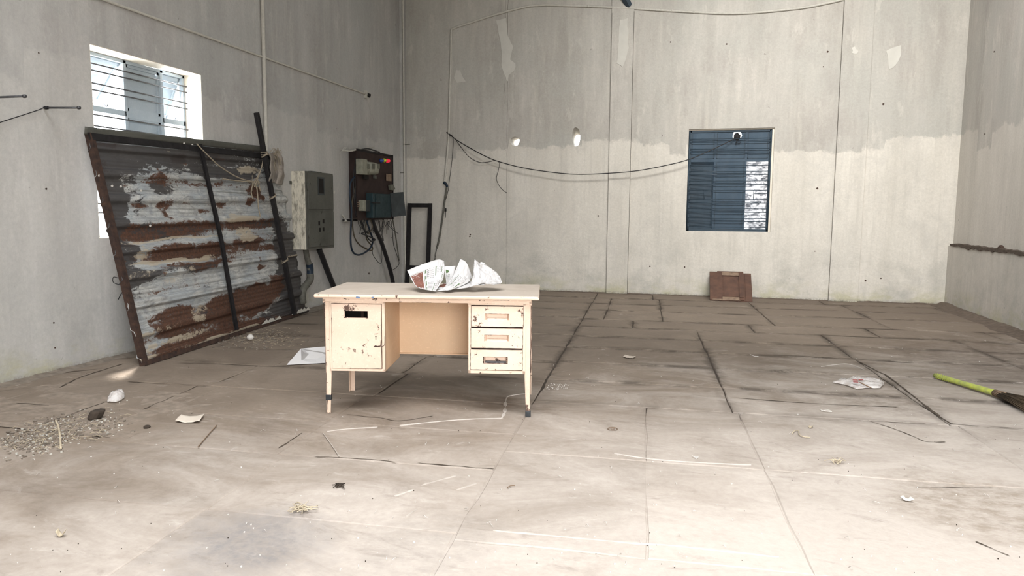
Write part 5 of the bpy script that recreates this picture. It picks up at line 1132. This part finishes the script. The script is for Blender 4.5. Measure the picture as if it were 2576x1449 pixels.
def tuft(px, py, r, n_, lab, seed, flatn=.4):
    q0 = at(px, py); m = MB()
    for i in range(n_):
        a = R.random()*2*pi; c_ = q0+Vector((jit(r*.4), jit(r*.4), .004)); l = R.uniform(.4, 1)*r; d_ = Vector((cos(a), sin(a), 0))
        m.tube(crom([c_, c_+d_*l*.5+Vector((jit(.01), jit(.01), .006+R.random()*.02*flatn)), c_+d_*l+Vector((jit(.02), jit(.02), .002+R.random()*.012))], 3), .0018, 4)
    o = m.build('straw_tuft', M['straw']); return sset(o, lab, 'straw')
tuft(757, 1282, .065, 34, 'spiky dry straw tuft in the left foreground', 1); tuft(2106, 1166, .055, 14, 'loose knot of pale straw on the right foreground floor', 2)
q0 = at(855, 1224); m = MB()
for i in range(12): m.tube([q0+Vector((jit(.02), jit(.015), .004)), q0+Vector((jit(.03), jit(.02), .010)), q0+Vector((jit(.04), jit(.03), .003))], .0022, 4)
o = m.build('debris_knot', M['dirt']); sset(o, 'small black tangled fibre knot on the foreground floor below the desk', 'fibre')
o = tw([(1993, 1090), (2000, 1083), (2009, 1084), (2010, 1092), (2020, 1098), (2038, 1100)], .003, M['straw'], 'pale looped string on the floor above the straw knot', 'string', 'string')
o = tw([(2062, 1030), (2075, 1034), (2092, 1036), (2085, 1032), (2066, 1033)], .0024, M['chip'], 'white looped thread below the plastic wrapper', 'thread', 'string')
tw([(1888, 892), (1898, 896), (1908, 897)], .003, M['chip'], 'white thread scrap on the mid floor below the wooden shutter', 'thread', 'string')
# uncountable crumbs and straw bits
def crumbs(name, n_, area_, mat, r0, r1, lab, flatk=.4, cat='debris'):
    m = MB()
    for _ in range(n_):
        x, y = area_(); q0 = at(x, y); r = R.uniform(r0, r1); k_ = 5; a0_ = R.random()*6
        if not (XL+.03 < q0.x < XR-.03 and q0.y < YB-.05): continue
        P = [q0+Vector((r*cos(a0_+2*pi*i/k_)*R.uniform(.6, 1.2), r*sin(a0_+2*pi*i/k_)*R.uniform(.6, 1.2), -.004)) for i in range(k_)]; m.prism(P, (jit(r*.3), jit(r*.3), .004+r*flatk))
    o = m.build(name, mat); return sset(o, lab, cat, kind='stuff')
def strewn():
    x = R.triangular(-20, 340, 110); return x, 1118-.22*x+R.triangular(-48, 55, 0)
def box4(x0, y0, x1, y1): return lambda: (R.uniform(x0, x1), R.uniform(y0, y1))
crumbs('plaster_crumbs', 170, lambda: (R.uniform(0, 2576), 800+640*R.random()**.7), M['chip'], .0012, .0042, 'tiny white plaster crumbs scattered over the whole floor')
crumbs('dirt_crumbs', 90, lambda: (R.uniform(0, 2576), 800+640*R.random()**.7), M['dirt'], .0008, .0026, 'dark dirt crumbs scattered over the whole floor')
crumbs('rubble', 420, strewn, M['dirt3'], .003, .012, 'grey rubble filling the broken slab by the left wall')
crumbs('rubble_crumbs', 380, strewn, M['conduit'], .002, .007, 'pale rubble crumbs in the broken slab by the left wall')
def fibres(name, n_, area_, mat, l0, l1, lab, r=.0014, cat='straw'):
    m = MB()
    for _ in range(n_):
        q0 = at(*area_(), 2, .004)
        if not (XL+.03 < q0.x < XR-.03): continue
        a = R.random()*6.3; l = R.uniform(l0, l1); d_ = Vector((cos(a), sin(a), 0))*l; m.tube([q0, q0+d_*.5+Vector((jit(l*.2), jit(l*.2), .004+R.random()*.006)), q0+d_], r, 3)
    o = m.build(name, mat); return sset(o, lab, cat, kind='stuff')
fibres('straw_bits', 150, strewn, M['straw'], .015, .07, 'chopped straw strewn in the broken slab by the left wall')
fibres('loose_straw', 110, lambda: (R.uniform(0, 2576), 850+590*R.random()), M['chip'], .008, .03, 'stray pale fibres scattered over the whole floor', .0011)
fibres('corner_straw', 130, lambda: (R.triangular(560, 770, 680), R.triangular(815, 880, 850)), M['straw'], .02, .08, 'dry straw and fibres at the foot of the corrugated sheet', .0014)
crumbs('sheet_foot_rubble', 260, lambda: (R.triangular(480, 780, 660), R.triangular(820, 885, 850)), M['dirt3'], .004, .014, 'grey rubble at the foot of the corrugated sheet')
crumbs('gritty_heap', 60, box4(1375, 965, 1430, 980), M['chip'], .002, .004, 'pale gritty heap on the floor just right of the desk')
# earth banked against the right wall and along the wall feet
def bank(name, A, B_, inward, wd, hgt, lab, seed):
    A, B_, N_ = Vector(A), Vector(B_), Vector(inward); n_ = int((B_-A).length/.07)
    def S(u, v):
        p = A.lerp(B_, u); w_ = wd*(.6+.8*abs(nz(u*9, seed))+.2*nz(u*40, seed)); q_ = p+N_*(w_*v); q_.z = -.006+hgt*(1-v)**1.6*(.6+.8*abs(nz(u*14, v*2, seed+3)))+.008*nz(q_.x*16, q_.y*16, seed)*(1-v); return q_
    o = MB().grid(S, n_, 5, smooth=False).build(name, M['dirt2']); return sset(o, lab, 'dirt', kind='stuff')
bank('earth_bank', (XR-.001, 2.5, 0), (XR-.001, YB, 0), (-1, 0, 0), .34, .07, 'dark earth banked along the foot of the low right wall', 1)
bank('wall_foot_dirt', (XL, YB-.001, 0), (XR, YB-.001, 0), (0, -1, 0), .06, .022, 'thin line of dirt along the foot of the back wall', 5)
o = bank('left_wall_dirt', (XL+.001, 3.0, 0), (XL+.001, YB, 0), (1, 0, 0), .15, .035, 'grey earth along the foot of the left wall', 9); o.data.materials[0] = M['dirt3']
